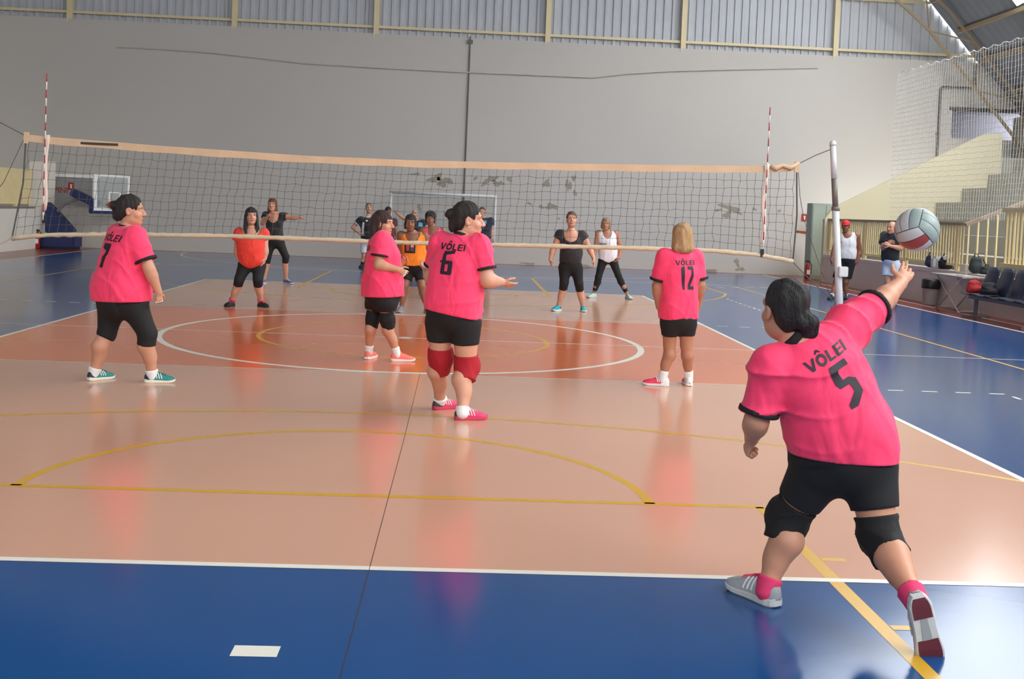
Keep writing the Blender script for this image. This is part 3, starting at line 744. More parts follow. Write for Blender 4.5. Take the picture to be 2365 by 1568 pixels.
paint('floor_joint', [[(.278, -12), (.281, -12), (.288, -9.6), (.303, -6), (.301, -3), (.298, -3), (.300, -6), (.285, -9.6)]], mat('joint dark', (70, 45, 35), .8), .0024)

# far wall
m_wall = mat('painted plaster grey', (190, 184, 177), .8, .04, .35, .06, 3)
m_dark = mat('bare grey plaster', (152, 143, 130), .9, .14, 7, .2, 20); m_cream = mat('cream painted concrete', (214, 203, 172), .75, .06, 1.2, .06, 5)
m_conc = mat('stand concrete', (168, 165, 154), .85, .12, 1.5, .15, 12)
WT = 6.86
struct('wall_near_light_block', MB().box((-19.5, -24.3, -.2), (19.5, -24, 6.5)), m_wall)  # unseen wall behind the camera, added to cut the frontal light
wall_far = struct('wall_far', MB().box((-16.5, WY, 0), (15.85, WY+.3, WT)).box((15.85, WY, 0), (19.5, WY+.3, 4.5)).box((15.85, WY, 5.42), (19.5, WY+.3, WT)), m_wall)
rnd = random.Random(11)
def blotch(cx, cz, rx, rz, seed, ang=0.):
    r = random.Random(seed); n = 26; P = []; ph = [r.uniform(0, 6.28) for _ in range(5)]
    for i in range(n):
        t = 2*math.pi*i/n; q = 1 + .28*math.sin(2*t+ph[0]) + .22*math.sin(3*t+ph[1]) + .16*math.sin(5*t+ph[2]) + .12*math.sin(8*t+ph[3]) + r.uniform(-.08, .08)
        x, z = rx*q*math.cos(t), rz*q*math.sin(t); P.append((cx + x*math.cos(ang) - z*math.sin(ang), WY - .003, cz + x*math.sin(ang) + z*math.cos(ang)))
    return MB().prism(P, (0, 0, 0), (0, .01, 0)).build('peeled_paint_patch', m_dark, wall_far)
for u, v, a, b, sd, an in ((1005, 412, 14, 9, 1, .3), (1025, 420, 17, 11, 2, -.3), (1130, 416, 16, 8, 3, .5), (1150, 424, 10, 8, 4, 0), (1176, 414, 7, 5, 5, 0), (1262, 424, 12, 6, 6, .6), (1313, 428, 6, 14, 7, 0), (1325, 412, 4, 9, 8, 0),
    (1328, 446, 4, 7, 9, 0), (1250, 478, 6, 4, 10, 0), (1273, 477, 11, 9, 11, .4), (1222, 470, 6, 3, 12, 0), (1690, 482, 22, 8, 13, -.3), (1680, 496, 8, 10, 14, 0), (1658, 485, 8, 3, 15, 0), (1742, 483, 4, 4, 16, 0), (1702, 606, 6, 9, 17, 0), (1710, 622, 9, 5, 18, 0),
    (968, 478, 5, 7, 19, 0), (1290, 505, 4, 2, 20, 0), (960, 402, 9, 4, 21, 0), (1098, 412, 5, 4, 22, 0), (1800, 487, 4, 3, 23, 0), (1640, 640, 22, 3, 24, 0), (1220, 613, 14, 2.5, 25, 0), (1560, 632, 14, 2.5, 26, 0), (1350, 620, 18, 2, 27, 0)):
    p = at(u, v, WY); blotch(p.x, max(.04, p.z), a/75., b/75., sd, an)
# corrugated cladding above the wall, columns, girts
m_clad = mat('galvanised sheet', (182, 184, 188), .45, .08, 2, metal=.0, spec=.4); m_steel = mat('cream steel', (214, 198, 158), .5, .08, 3)
CX = [-16.2, -11.3, -6.4, -2.13, 3.11, 7.30, 12.07, 16.6]
roofz = lambda x: float(np.interp(abs(x), [0, 5, 10, 12.5, 14.93, 15.7, 16.5, 17.4, 18.6], [13.3, 12.9, 11.6, 10.5, 8.75, 7.9, 7.0, 6.05, 4.7]))
wall_clad = tag(empty('wall_cladding', (0, WY, WT)), kind='structure')
def sheet(x0, x1):
    b = MB(); prof = []; n = max(1, round((x1-x0)/.26)); p = (x1-x0)/n
    for i in range(n):
        for fx, dy in ((0, 0), (.52, 0), (.60, -.045), (.92, -.045)): prof.append((x0 + (i+fx)*p, WY + .20 + dy))
    prof.append((x1, WY+.20)); v = []; f = []
    for (x, y) in prof: v += [(x, y, WT - .02), (x, y, roofz(x) + .02)]
    for i in range(len(prof)-1): f.append((2*i, 2*i+2, 2*i+3, 2*i+1))
    me = bpy.data.meshes.new('corrugated_sheet'); me.from_pydata(v, [], f); return link('corrugated_sheet', me, m_clad, wall_clad)
for i in range(len(CX)-1):
    k = 4; w = (CX[i+1]-CX[i])/k
    for j in range(k): sheet(CX[i]+j*w, CX[i]+(j+1)*w)
for x in CX[1:-1]:
    MB().box((x-.10, WY+.01, WT-.14), (x+.06, WY+.16, roofz(x))).box((x-.10, WY-.02, WT-.10), (x-.07, WY+.02, roofz(x))).build('column', m_steel, wall_clad)
for i in range(len(CX)-1):
    MB().box((CX[i]+.06, WY+.05, WT+.17), (CX[i+1]-.1, WY+.12, WT+.25)).build('girt', m_steel, wall_clad)
    if roofz(CX[i+1]) > 9.3: MB().box((CX[i]+.06, WY+.05, 9.1), (CX[i+1]-.1, WY+.12, 9.2)).build('girt', m_steel, wall_clad)
MB().box((12.1, WY+.04, 8.62), (15, WY+.12, 8.70)).build('girt', m_steel, wall_clad)
# roof: arched bays of sheeting with purlins; the right slope is left open as a long roof light
m_roof = mat('roof sheet', (112, 114, 120), .6, .1, 1.5); m_truss = mat('truss steel', (150, 132, 104), .6, .1, 3)
roof = tag(empty('ceiling', (0, 0, 13)), kind='structure')
XS = [-18.6, -16.5, -14.93, -12.5, -10, -5, 0, 5, 10, 12.5, 14.93, 15.75, 16.5, 17.4, 18.6]
YB = [WY+.0, 16.3, 10, 4, -2, -8, -14, -20, -25]
for j in range(len(YB)-1):
    for i in range(len(XS)-1):
        x0, x1 = XS[i], XS[i+1]
        if j >= 1 and (9.9 < x0 < 15.7): continue
        z0, z1 = roofz(x0), roofz(x1); y0, y1 = YB[j+1], YB[j] + (.10 if j == 0 else 0)
        b = MB(); n = 10; v = []; f = []
        for k in range(n*2+1):
            y = y0 + (y1-y0)*k/(2*n); dz = .03*(k % 2); v += [(x0, y, z0+dz), (x1, y, z1+dz), (x0, y, z0+dz+.03), (x1, y, z1+dz+.03)]
        for k in range(n*2):
            q = 4*k; f += [(q, q+4, q+5, q+1), (q+2, q+3, q+7, q+6)]
        me = bpy.data.meshes.new('roof_sheet'); me.from_pydata(v, [], f); link('roof_sheet', me, m_roof, roof)
for x in (-16.5, -12.5, -10, -5, 0, 5, 10, 12.5, 14.93, 15.75, 16.5, 17.4):
    z = roofz(x) - .1; MB().box((x-.04, -25, z-.06), (x+.04, WY-.3, z+.06)).build('purlin', m_truss, roof)
def truss(y):
    t = empty('roof_truss', (0, y, 6)); t.parent = roof; t.location = Vector((0, y, 6)) - roof.location
    xs = np.linspace(-18.4, 18.4, 47); up = [Vector((x, y, roofz(x)-.22)) for x in xs]; lo = []
    for i, x in enumerate(xs):
        a = up[max(0, i-1)]; b = up[min(len(up)-1, i+1)]; tg = (b-a).normalized(); nrm = Vector((tg.z, 0, -tg.x)); nrm = nrm if nrm.z < 0 else -nrm; lo.append(up[i] + nrm*.85)
    MB().tube(up, .045, 4).build('upper_chord', m_truss, t); MB().tube(lo, .055, 4).build('lower_chord', m_truss, t)
    for i in range(len(xs)-1):
        a, b = (up[i], lo[i+1]) if i % 2 else (lo[i], up[i+1])
        MB().tube([a, b], .025, 4).build('web_member', m_truss, t)
for y in (19.35, 7, -5): truss(y)

# left side: low wall with yellow panel railing, pillar
m_lowall = mat('low wall white', (226, 220, 210), .8, .08, 1.5, .1, 8)
struct('wall_left', MB().box((-11.75, -24, 0), (-11.45, 18.75, 1.14)), m_lowall)
m_yel = mat('yellow railing paint', (240, 220, 168), .6, .06, 3)
rl = tag(empty('trim_left_railing', (-11.6, 10, 1.14)), kind='structure')
for z0, z1 in ((1.27, 1.32), (2.18, 2.24)): MB().box((-11.63, -20, z0), (-11.57, 18.35, z1)).build('rail', m_yel, rl)
sl_me = MB().box((-.018, -.038, 0), (.018, .038, .88)).mesh('slat')
for k in range(110):
    o = link('slat', sl_me, m_yel, rl); o.location = Vector((-11.6, 18.3 - k*.094, 1.31)) - rl.location
MB().box((-11.7, -20, 1.14), (-11.5, 18.4, 1.20)).build('ledge', mat('ledge dirty', (130, 124, 110), .9, .2, 4), rl)
for k in range(6): MB().box((-11.64, 17.2 - k*3, 1.14), (-11.56, 17.3 - k*3, 1.30)).build('post', m_yel, rl)
struct('trim_pillar', MB().box((-11.85, 18.85, 0), (-11.30, 19.40, 2.52)), mat('pillar cream', (236, 228, 214), .8, .08, 2, .08, 6))
struct('wall_side_left', MB().box((-19.6, -24, -.2), (-19.3, WY+.3, 5.2)), m_wall); struct('wall_passage', MB().box((-19.3, -24, -.2), (-13.6, WY, 0)), m_conc)

# right side: parapet, railing, end wall, seating tiers
m_par = mat('parapet grey', (222, 208, 203), .8, .08, 1.2, .08, 6)
struct('wall_right', MB().box((11, -24, 0), (11.25, 17.3, .76)).box((10.97, 8.2, .70), (11.28, 17.3, .78)), m_par)
rr = tag(empty('trim_right_railing', (11.12, 12, .78)), kind='structure')
MB().box((11.06, 8.62, 1.74), (11.17, 17.2, 1.80)).build('rail', mat('rail worn', (160, 140, 118), .6, .1, 4), rr)
MB().box((11.09, 8.62, .88), (11.15, 17.2, .93)).build('rail', m_yel, rr)
sl_me = MB().box((-.012, -.03, 0), (.012, .03, .88)).mesh('slat')
for k in range(62):
    o = link('slat', sl_me, m_yel, rr); o.location = Vector((11.12, 17.15 - k*.138, .88)) - rr.location
for k in range(4): MB().box((11.08, 17.0 - k*2.7, .76), (11.16, 17.1 - k*2.7, 1.76)).build('post', m_yel, rr)
# railing that climbs beside the stair opening
for k in range(9):
    x = 11.15 + k*.20; zt = 1.78 + k*.085; zb = .80 + k*.0
    MB().box((x-.016, 8.55, max(.80, .62 + k*.09)), (x+.016, 8.59, zt)).build('stair_baluster', m_yel, rr)
MB().obox((12.0, 8.57, 2.14), (.92, 0, .385), (0, .04, 0), (-.013, 0, .032)).build('stair_rail', mat('rail worn', (160, 140, 118)), rr)
for k in range(30):
    y = 6.9 - k*.14
    MB().box((11.10, y-.02, 1.02), (11.14, y+.02, 2.05)).build('slat', m_yel, rr)
MB().box((11.06, 2.7, 2.02), (11.18, 7.0, 2.10)).build('rail', m_yel, rr); MB().box((11.06, 2.7, .98), (11.18, 7.0, 1.04)).build('rail', m_yel, rr)
gs = tag(empty('wall_grandstand', (14, 8, 0)), kind='structure')
for k in range(9):
    x0 = 11.25 + (k-.0)*.735 + (.0 if k else 0); z = .66 + k*.43
    if k == 0: MB().box((11.25, -24, 0), (11.95, 8.0, .42)).box((11.25, 8.9, 0), (11.95, 17.15, z)).build('seating_tier', m_conc, gs)
    else: MB().box((11.21 + k*.735, -24, 0), (11.21 + (k+1)*.735 + .0, 17.15, z)).build('seating_tier', m_conc, gs)
m_stair = mat('stair concrete pale', (150, 144, 128), .85, .1, 2)
for k in range(6): MB().box((11.30 + k*.37, 7.1, 0), (11.30 + (k+1)*.37, 8.5, .22 + k*.215)).build('stair_step', m_stair, gs)
MB().box((17.8, -24, 0), (18.1, WY, 5.2)).build('back_wall', m_conc, gs)
P = [(10.98, 0), (10.98, 1.78), (11.22, 2.12), (15.45, 4.38), (15.55, 4.42), (16.0, 4.42), (16.0, 0)]
struct('wall_stand_end', MB().prism([(x, 17.2, z) for x, z in P], (0, 0, 0), (0, .18, 0)), m_cream)
# doorway high on the far wall, pipe
m_corridor = mat('corridor plaster', (170, 168, 178), .8)  # one even bluish-grey for the whole corridor
struct('wall_corridor', MB().box((15.85, WY+1.6, 4.2), (19.5, WY+1.8, 5.6)).box((15.8, WY+.3, 4.3), (19.5, WY+1.8, 4.5)), m_corridor)
struct('wall_corridor_light_lid', MB().box((15.7, WY+.3, 5.42), (19.5, WY+1.8, 5.6)).box((15.7, WY+.3, 4.3), (15.84, WY+1.8, 5.6)), m_corridor)  # lid and side added to keep sky light out of the corridor
struct('trim_lintel', MB().box((15.75, WY-.04, 5.36), (19.5, WY+.25, 5.46)), mat('lintel grey', (92, 86, 80), .8))
struct('wall_landing', MB().box((16.0, 17.2, 0), (19.3, WY, 3.75)), m_conc)
m_pipe = mat('pipe grey', (96, 92, 88), .5)
o = MB().tube([(15.40, WY-.08, 3.0), (15.40, WY-.08, 6.00), (15.46, WY-.08, 6.06), (16.4, WY-.08, 6.06), (16.46, WY-.08, 6.12), (16.46, WY-.08, 6.8)], .035, 8).build('wall_pipe', m_pipe)
tag(o, 'thin grey pipe bending twice on the far wall above the stand', 'pipe')
for x, y, z in ((15.40, WY-.08, 4.6), (15.9, WY-.08, 6.06)): MB().box((x-.05, WY-.1, z-.02), (x+.05, WY, z+.02)).build('clip', m_pipe, o)
o = MB().tube([(.72, WY-.03, WT+.05), (.72, WY-.03, 4), (.715, WY-.03, 0.05)], .022, 8).build('wall_conduit', m_pipe); tag(o, 'dark vertical conduit running down the middle of the far wall', 'conduit')
MB().box((.64, WY-.06, WT-.18), (.80, WY, WT-.06)).build('junction_box', m_pipe, o)
pts = [at(u, v, WY-.04) for u, v in ((270, 108), (380, 114), (480, 121), (600, 134), (700, 146), (900, 158), (1080, 167), (1250, 174), (1370, 179), (1450, 170), (1550, 164), (1700, 160), (1890, 156))]
o = MB().tube(pts, .022, 6).build('sagging_cable', mat('cable dusty grey', (190, 184, 176), .9)); tag(o, 'long sagging grey cable strung across the top of the far wall', 'cable')
# ------------------------------------------------------------------ the volleyball net and its posts
m_tape = mat('net tape canvas', (214, 182, 148), .85, .14, 5, .15, 40); m_cord = mat('net cord', (88, 87, 84), .9); m_rope = mat('rope pale', (206, 190, 160), .9, .12, 14, .3, 90)
net = empty('volleyball_net', (0, 0, 1.1)); tag(net, 'full-width volleyball net with pale canvas top tape and dark square mesh', 'net')
TX = [-4.74, -4.4, -3, -1.35, 0, 1.35, 3, 4.4, 4.90]; TZ = [2.345, 2.325, 2.275, 2.235, 2.235, 2.265, 2.31, 2.355, 2.405]
BX = [-4.88, -4.6, -4.4, -3.45, -2.17, 0, 2.66, 3.83, 4.44, 4.9]; BZ = [1.06, 1.10, 1.12, 1.165, 1.195, 1.20, 1.245, 1.255, 1.225, 1.16]
ztop = lambda x: float(np.interp(x, TX, TZ)); zbot = lambda x: float(np.interp(x, BX, BZ))
def band(xs, zf, h, th, amp):
    b = MB(); v = []; f = []
    for i, x in enumerate(xs):
        z = zf(x); y = amp*math.sin(3.1*x) + amp*.6*math.sin(11*x); hh = h*(1 + .05*math.sin(7*x))
        v += [(x, y-th, z), (x, y-th, z-hh), (x, y+th, z-hh), (x, y+th, z)]
    for i in range(len(xs)-1):
        q = 4*i
        for k in range(4): f.append((q+k, q+4+k, q+4+(k+1) % 4, q+(k+1) % 4))
    f += [(0, 1, 2, 3), tuple(4*(len(xs)-1)+k for k in (3, 2, 1, 0))]
    return b.add(v, f)
tape = band(np.linspace(-4.74, 4.90, 120), ztop, .088, .006, .006).build('top_tape', m_tape, net)
xs = np.linspace(-4.88, 4.90, 140)
MB().tube([(x, .004*math.sin(40*x), zbot(x) + .003*math.sin(53*x)) for x in xs], [.030 + .004*math.sin(61*x + 2*math.sin(17*x)) for x in xs], 8).build('bottom_band', m_rope, net, True)
b = MB(); NX = 96; NR = 10
def node(i, j):
    x = -4.70 + 9.56*i/NX; xb = -4.84 + 9.70*i/NX; t = j/NR
    X = lerp(x, xb, t); z = lerp(ztop(x)-.085, zbot(xb)+.02, t)
    r = random.Random(i*131 + j); e = .012 if 0 < j < NR else 0
    return Vector((X + r.uniform(-e, e), .012*math.sin(1.7*i + j) + r.uniform(-e, e), z + r.uniform(-e, e)*.8))
N = [[node(i, j) for j in range(NR+1)] for i in range(NX+1)]
for i in range(NX+1): b.tube(N[i], .0027, 4, False)
for j in range(1, NR):
    b.tube([N[i][j] for i in range(NX+1)], .0027, 4, False)
    for i in range(NX+1):
        p = N[i][j]; r = .0075; b.add([p+Vector((r,0,0)), p+Vector((-r,0,0)), p+Vector((0,r,0)), p+Vector((0,-r,0)), p+Vector((0,0,r)), p+Vector((0,0,-r))], [(0,2,4),(2,1,4),(1,3,4),(3,0,4),(2,0,5),(1,2,5),(3,1,5),(0,3,5)])
tag(b.build('mesh', m_cord, net), kind='stuff')
for i, x0, x1 in ((0, -4.74, -4.88), (1, 4.885, 4.90)):
    MB().tube([(x0, 0, ztop(x0)-.02), (lerp(x0, x1, .5) + (.03 if i else .05), 0, 1.75), (x1, 0, zbot(x1))], .010, 6).build('side_cord', m_cord, net)
    s = -1 if i == 0 else 1
    MB().box((x0-.025, -.012, ztop(x0)-.11), (x0+.03, .012, ztop(x0)+.03)).build('tape_sleeve', m_tape, net)
MB().box((-4.20, -.009, ztop(-4.0)-.058), (-3.62, -.0075, ztop(-4.0)-.028)).build('maker_label', mat('label dark', (70, 55, 45), .7, .3, 40), tape)
# knot tassels at the right end of the tape
MB().tube([(4.55, -.01, 2.36), (4.62, -.02, 2.33), (4.70, -.012, 2.375), (4.80, -.02, 2.345), (4.92, 0, 2.42)], [.03, .035, .028, .032, .016], 7).build('tape_knot', m_tape, net, True)
def post(x0, z1, x1, label):
    p = empty('net_post', (x0, .02, 0)); tag(p, label, 'post')
    mw = mat('post white paint', (218, 218, 216), .35, .06, 6); mg = mat('post worn metal', (120, 112, 104), .5, .2, 12)
    f = lambda z: (lerp(x0, x1, z/z1), .02, z)
    MB().tube([f(0), f(1.86)], .044, 16).build('lower_tube', mw, p, True); MB().tube([f(1.86), f(z1-.42)], .037, 16).build('inner_tube', mg, p, True); MB().tube([f(z1-.42), f(z1)], .038, 16).build('upper_tube', mw, p, True)
    MB().lathe([(.043, 0), (.045, .015), (.035, .05), (.01, .06)], f(z1), 14).build('cap', mw, p, True)
    MB().lathe([(.052, 0), (.052, .05)], f(1.83), 14).build('clamp_collar', mg, p, True)
    MB().lathe([(.11, 0), (.11, .012), (.06, .02)], (x0, .02, 0), 18).build('base_plate', mg, p, True)
    c = f(1.05); MB().box((c[0]-.02, c[1]-.10, c[2]-.06), (c[0]+.10, c[1]-.035, c[2]+.07)).build('winch', mw, p, bevel=.01)
    return f
f = post(5.60, 2.66, 5.345, 'white steel net post right of the net, behind the serving player')
g = post(-5.62, 2.62, -5.55, 'white steel net post left of the net, at the frame edge')
def rope(name, pts, r, label, m=None):
    return tag(MB().tube(pts, r, 6).build(name, m or m_cord), label, 'rope')
rope('net_rope', [(4.90, 0, 2.40), (5.12, .01, 2.52), f(2.62)], .006, 'taut rope from the net top tape up to the right post')
rope('net_rope', [(4.90, .0, 2.39), (4.95, .01, 2.0), (5.02, .02, 1.7), (5.57, .02, .35)], .004, 'slack cord hanging from the right end of the net tape')
rope('net_rope', [(4.90, 0, 1.15), (5.15, .01, .92), (5.60, .02, .55)], .006, 'thin rope from the bottom band down to the right post')
rope('net_rope', [(-4.75, 0, 2.33), (-5.06, .0, 2.48), g(2.60)], .006, 'taut rope from the net top tape up to the left post')
rope('net_rope', [(-4.75, 0, 2.32), (-5.0, .01, 1.75), (-5.6, .02, .9)], .004, 'slanting cord from the left end of the net tape')
rope('net_rope', [(-4.88, 0, 1.06), (-5.2, .01, .88), (-5.6, .02, .62)], .009, 'pale rope from the bottom band down to the left post', m_rope)
mr, mwh = mat('antenna red', (170, 52, 50), .5), mat('antenna white', (225, 220, 215), .5)
def antenna(x, zt, dx, label, zb):
    a = empty('net_antenna', (x, -.02, zb)); tag(a, label, 'antenna', 'net antennas'); n = 18; z1 = zt
    for k in range(n):
        za, zb_ = lerp(zb, z1, k/n), lerp(zb, z1, (k+1)/n); q = lambda z: (x + dx*(z-2.3), -.025, z)
        MB().tube([q(za), q(zb_)], .0075, 8).build('rod_segment', mr if (n-1-k) % 2 == 0 else mwh, a, True)
    return a
a1 = antenna(-4.50, 3.10, -.0, 'red and white striped antenna rising above the left end of the net', 1.30)
a2 = antenna(4.50, 3.10, -.0, 'red and white striped antenna rising above the right end of the net', 1.32)
m_sl = mat('antenna sleeve fabric', (226, 208, 194), .85, .08, 8, .2, 30)
for x, z0, z1, nm in ((-4.49, 1.42, ztop(-4.49)+.02, 'left'), (4.49, 1.36, ztop(4.49)+.02, 'right')):
    zs = np.linspace(z0, z1, 12); s = empty('antenna_sleeve', (x, 0, z0)); tag(s, 'worn white fabric side strip hanging below the %s antenna' % nm, 'strip')
    MB().tube([(x + (.012*math.sin(9*z)), -.016, z) for z in zs], [.02] + [.030 + .006*math.sin(11*z) for z in zs[1:-1]] + [.036], 8, flat=.35, side=(1, 0, 0)).build('fabric', m_sl, s, True)
    MB().box((x-.022, -.026, z0-.16), (x+.022, -.004, z0-.06)).build('buckle', mat('black strap', (30, 28, 28), .6), s)

# ------------------------------------------------------------------ ball in flight: eighteen panels
ball_c = at(2118, 530, -8.72); BR = .106
ball = empty('volleyball', ball_c); tag(ball, 'grey and white volleyball with a red stripe flying off the server\'s hand', 'ball')
MB().lathe([(.003, -BR*.975)] + [(BR*.975*math.cos(a), BR*.975*math.sin(a)) for a in np.linspace(-1.5, 1.5, 15)] + [(.003, BR*.975)], ball_c, 24).build('bladder', mat('ball seam dark', (60, 60, 62), .8), ball, True)
rotb = Matrix.Rotation(math.radians(28), 3, 'Y') @ Matrix.Rotation(math.radians(-35), 3, 'X') @ Matrix.Rotation(math.radians(20), 3, 'Z')
bcol = {0: (196, 194, 192), 1: (196, 194, 192), 2: (158, 66, 64), 3: (146, 160, 156)}
fi = 0
for ax in range(3):
    for s in (-1, 1):
        for strip in range(3):
            u0 = -1 + strip*2/3 + .02; u1 = u0 + 2/3 - .04; rows = []
            for i in range(6):
                row = []
                for j in range(10):
                    a = u0 + (u1-u0)*i/5; c = -.97 + 1.94*j/9; p = [0, 0, 0]; p[ax] = s; p[(ax+1) % 3] = math.tan(a*math.pi/4)*1.0; p[(ax+2) % 3] = math.tan(c*math.pi/4)
                    edge = min(i, 5-i, j, 9-j); row.append(ball_c + (rotb @ Vector(p)).normalized()*(BR*(.985 if edge == 0 else 1.0)))
                rows.append(row)
            key = 2 if (strip == 1 and ax == 2) else (3 if (ax == 1 or (strip == 0 and ax == 0)) else 0)
            link('panel', grid_mesh('panel', rows), mat('ball leather %d' % key, bcol[key], .45, .06, 60, .1, 200), ball, True)

# ------------------------------------------------------------------ futsal goal
gl = empty('futsal_goal', (.1, 19.3, 0)); tag(gl, 'white tubular goal frame against the far wall', 'goal'); mgw = mat('goal white', (205, 205, 205), .45)
gx0, gx1, gy = -1.46, 1.66, 19.3
MB().tube([(gx0, gy, 0), (gx0, gy, 2.05)], .042, 10).build('upright', mgw, gl, True); MB().tube([(gx1, gy, 0), (gx1, gy, 2.05)], .042, 10).build('upright', mgw, gl, True)
MB().tube([(gx0-.04, gy, 2.05), (gx1+.04, gy, 2.05)], .042, 10).build('crossbar', mgw, gl, True)
for x in (gx0, gx1): MB().tube([(x, gy, 2.03), (x, gy+.55, 1.95), (x, gy+.75, .0), (x, gy, .03)], .02, 8).build('stay', mgw, gl, True)
MB().tube([(gx0, gy+.75, .02), (gx1, gy+.75, .02)], .02, 8).build('ground_bar', mgw, gl, True)
b = MB()
for i in range(27):
    x = lerp(gx0, gx1, i/26); b.tube([(x, gy+.02, 2.03), (x, gy+.55, 1.92), (x, gy+.74, .05)], .0025, 4, False)
for t in np.linspace(0, 1, 16): b.tube([(gx0, gy + .55 + .19*t, lerp(1.93, .05, t)), (gx1, gy + .55 + .19*t, lerp(1.93, .05, t))], .0025, 4, False)
tag(b.build('goal_netting', mat('goal netting cord', (150, 150, 150), .9), gl), kind='stuff')

# ------------------------------------------------------------------ portable basketball hoop in the left corner
m_pad = mat('navy vinyl pad', (26, 38, 92), .45, .1, 3); m_wf = mat('hoop frame white', (244, 244, 240), .5)
hp_ = empty('basketball_hoop', (-10.6, 19.0, 0)); tag(hp_, 'portable basketball hoop with navy padded base and arm, parked in the corner', 'basketball hoop')
HY = 18.9
def hpx(u, v, y=HY): return at(u, v, y)
q = lambda u, v: (hpx(u, v).x, hpx(u, v).z)
x0, z0 = q(123, 548); x1, _ = q(181, 548)
MB().box((x0-.3, HY-.35, .05), (x1, HY+.35, max(.38, z0))).build('base_box', m_pad, hp_, bevel=.03)
MB().box((x0-.25, HY-.3, 0), (x1-.05, HY+.3, .06)).build('castor_frame', mat('black rubber', (25, 25, 26), .7), hp_)
pts = [q(110, 465), q(124, 478), q(171, 530), q(172, 536), q(110, 536)]
MB().prism([(x, HY-.22, z) for x, z in pts], (0, 0, 0), (0, .44, 0)).build('body_pad', m_pad, hp_, bevel=.02)
a, c = hpx(166, 443), hpx(229, 473)
ax = (c-a)*.5; per = Vector((-ax.z, 0, ax.x)).normalized()
MB().obox((a+c)/2, ax, (0, .14, 0), per*.115).build('arm_pad', m_pad, hp_, bevel=.03)
a2_ = hpx(60, 400); MB().tube([hpx(128, 492), hpx(150, 470), hpx(190, 456)], .05, 8).build('mast', mat('mast grey', (120, 118, 120), .5), hp_)
# backboard: clear sheet in a white frame, seen at an angle
bl, br = hpx(231, 403), hpx(272, 407); zT, zB = bl.z, hpx(231, 486).z; A0 = Vector((bl.x, HY-.55, 0)); A1 = Vector((br.x + .15, HY+.62, 0)); d = (A1-A0); nr_ = Vector((-d.y, d.x, 0)).normalized()
def quadbox(s0, s1, za, zb, th): 
    p = A0 + d*((s0+s1)/2); return MB().obox((p.x, p.y, (za+zb)/2), d*((s1-s0)/2), nr_*th, (0, 0, (zb-za)/2))
for nm, b in (('board_frame', quadbox(0, .09, zB, zT, .03)), ('board_frame', quadbox(.94, 1, zB, zT, .03)), ('board_frame', quadbox(.09, .94, zT-.06, zT, .03)), ('board_frame', quadbox(.09, .94, zB, zB+.09, .03))): b.build(nm, m_wf, hp_)
quadbox(.09, .94, zB+.09, zT-.06, .008).build('board_glass', mat('acrylic', (214, 222, 222), .12, alpha=.22), hp_)
for s0, s1, za, zb in ((.42, .46, zB+.2, zB+.55), (.72, .76, zB+.2, zB+.55), (.42, .76, zB+.52, zB+.56), (.42, .76, zB+.2, zB+.24)): quadbox(s0, s1, za, zb, .012).build('target_square', m_wf, hp_)
quadbox(-.08, 1.0, zB-.09, zB-.01, .05).build('bottom_pad', m_pad, hp_, bevel=.02); quadbox(-.09, .0, zB-.08, zB+.35, .05).build('side_pad', m_pad, hp_, bevel=.02)
rc = hpx(262, 473, HY-.05); MB().tube([Vector((rc.x + .2*math.cos(t), rc.y + .2*math.sin(t), rc.z)) for t in np.linspace(0, 6.283, 25)], .018, 6).build('rim', mat('rim orange', (190, 66, 30), .5), hp_, True)
MB().obox((rc.x-.05, rc.y, rc.z), (.06, 0, 0), (0, .08, 0), (0, 0, .09)).build('rim_bracket', mat('rim orange', (190, 66, 30)), hp_)
# wall sign behind it
sg = empty('wall_sign', (-11, WY, 1.2)); tag(sg, 'grey wall panel with red lettering beside the hoop, partly behind the pillar', 'sign')
p0, p1 = at(60, 409, WY-.04), at(228, 470, WY-.04)
MB().box((p0.x, WY-.03, 1.25), (p1.x, WY, 2.14)).build('panel', mat('sign panel grey', (150, 148, 148), .8, .08, 2), sg)
MB().box((p0.x, WY-.07, 2.10), (p1.x, WY, 2.19)).build('top_rail', m_wf, sg)
bm = text_mesh('PINI', .40, .02, 1.35); me = bpy.data.meshes.new('lettering'); c = at(142, 439, WY-.034)
for v in bm.verts: v.co = Vector((c.x - .02 + v.co.x, WY-.034, c.z + v.co.y*1.35))
bm.to_mesh(me); bm.free(); link('lettering', me, mat('sign red', (158, 40, 34), .6), sg)
def ext_sign(c, nrm, label):
    s = empty('fire_sign', c); tag(s, label, 'sign', 'fire extinguisher signs'); r = Vector((nrm[1], -nrm[0], 0)); n = Vector(nrm)
    MB().obox(c, r*.09, n*.006, (0, 0, .115)).build('plate', mat('sign red', (158, 40, 34)), s)
    w = mat('sign white', (230, 225, 220), .6)
    MB().obox(Vector(c)+n*.008+Vector((0, 0, -.015)), r*.022, n*.003, (0, 0, .05)).build('pictogram', w, s); MB().obox(Vector(c)+n*.008+Vector((0, 0, .05)), r*.035, n*.003, (0, 0, .008)).build('pictogram', w, s)
c = at(164, 430, WY-.05); ext_sign((c.x, WY-.04, c.z), (0, -1, 0), 'small red extinguisher sign beside the red lettering')
c = at(1858, 503, WY-.02); ext_sign((c.x, WY-.01, c.z), (0, -1, 0), 'small red extinguisher sign on the far wall near the right corner')
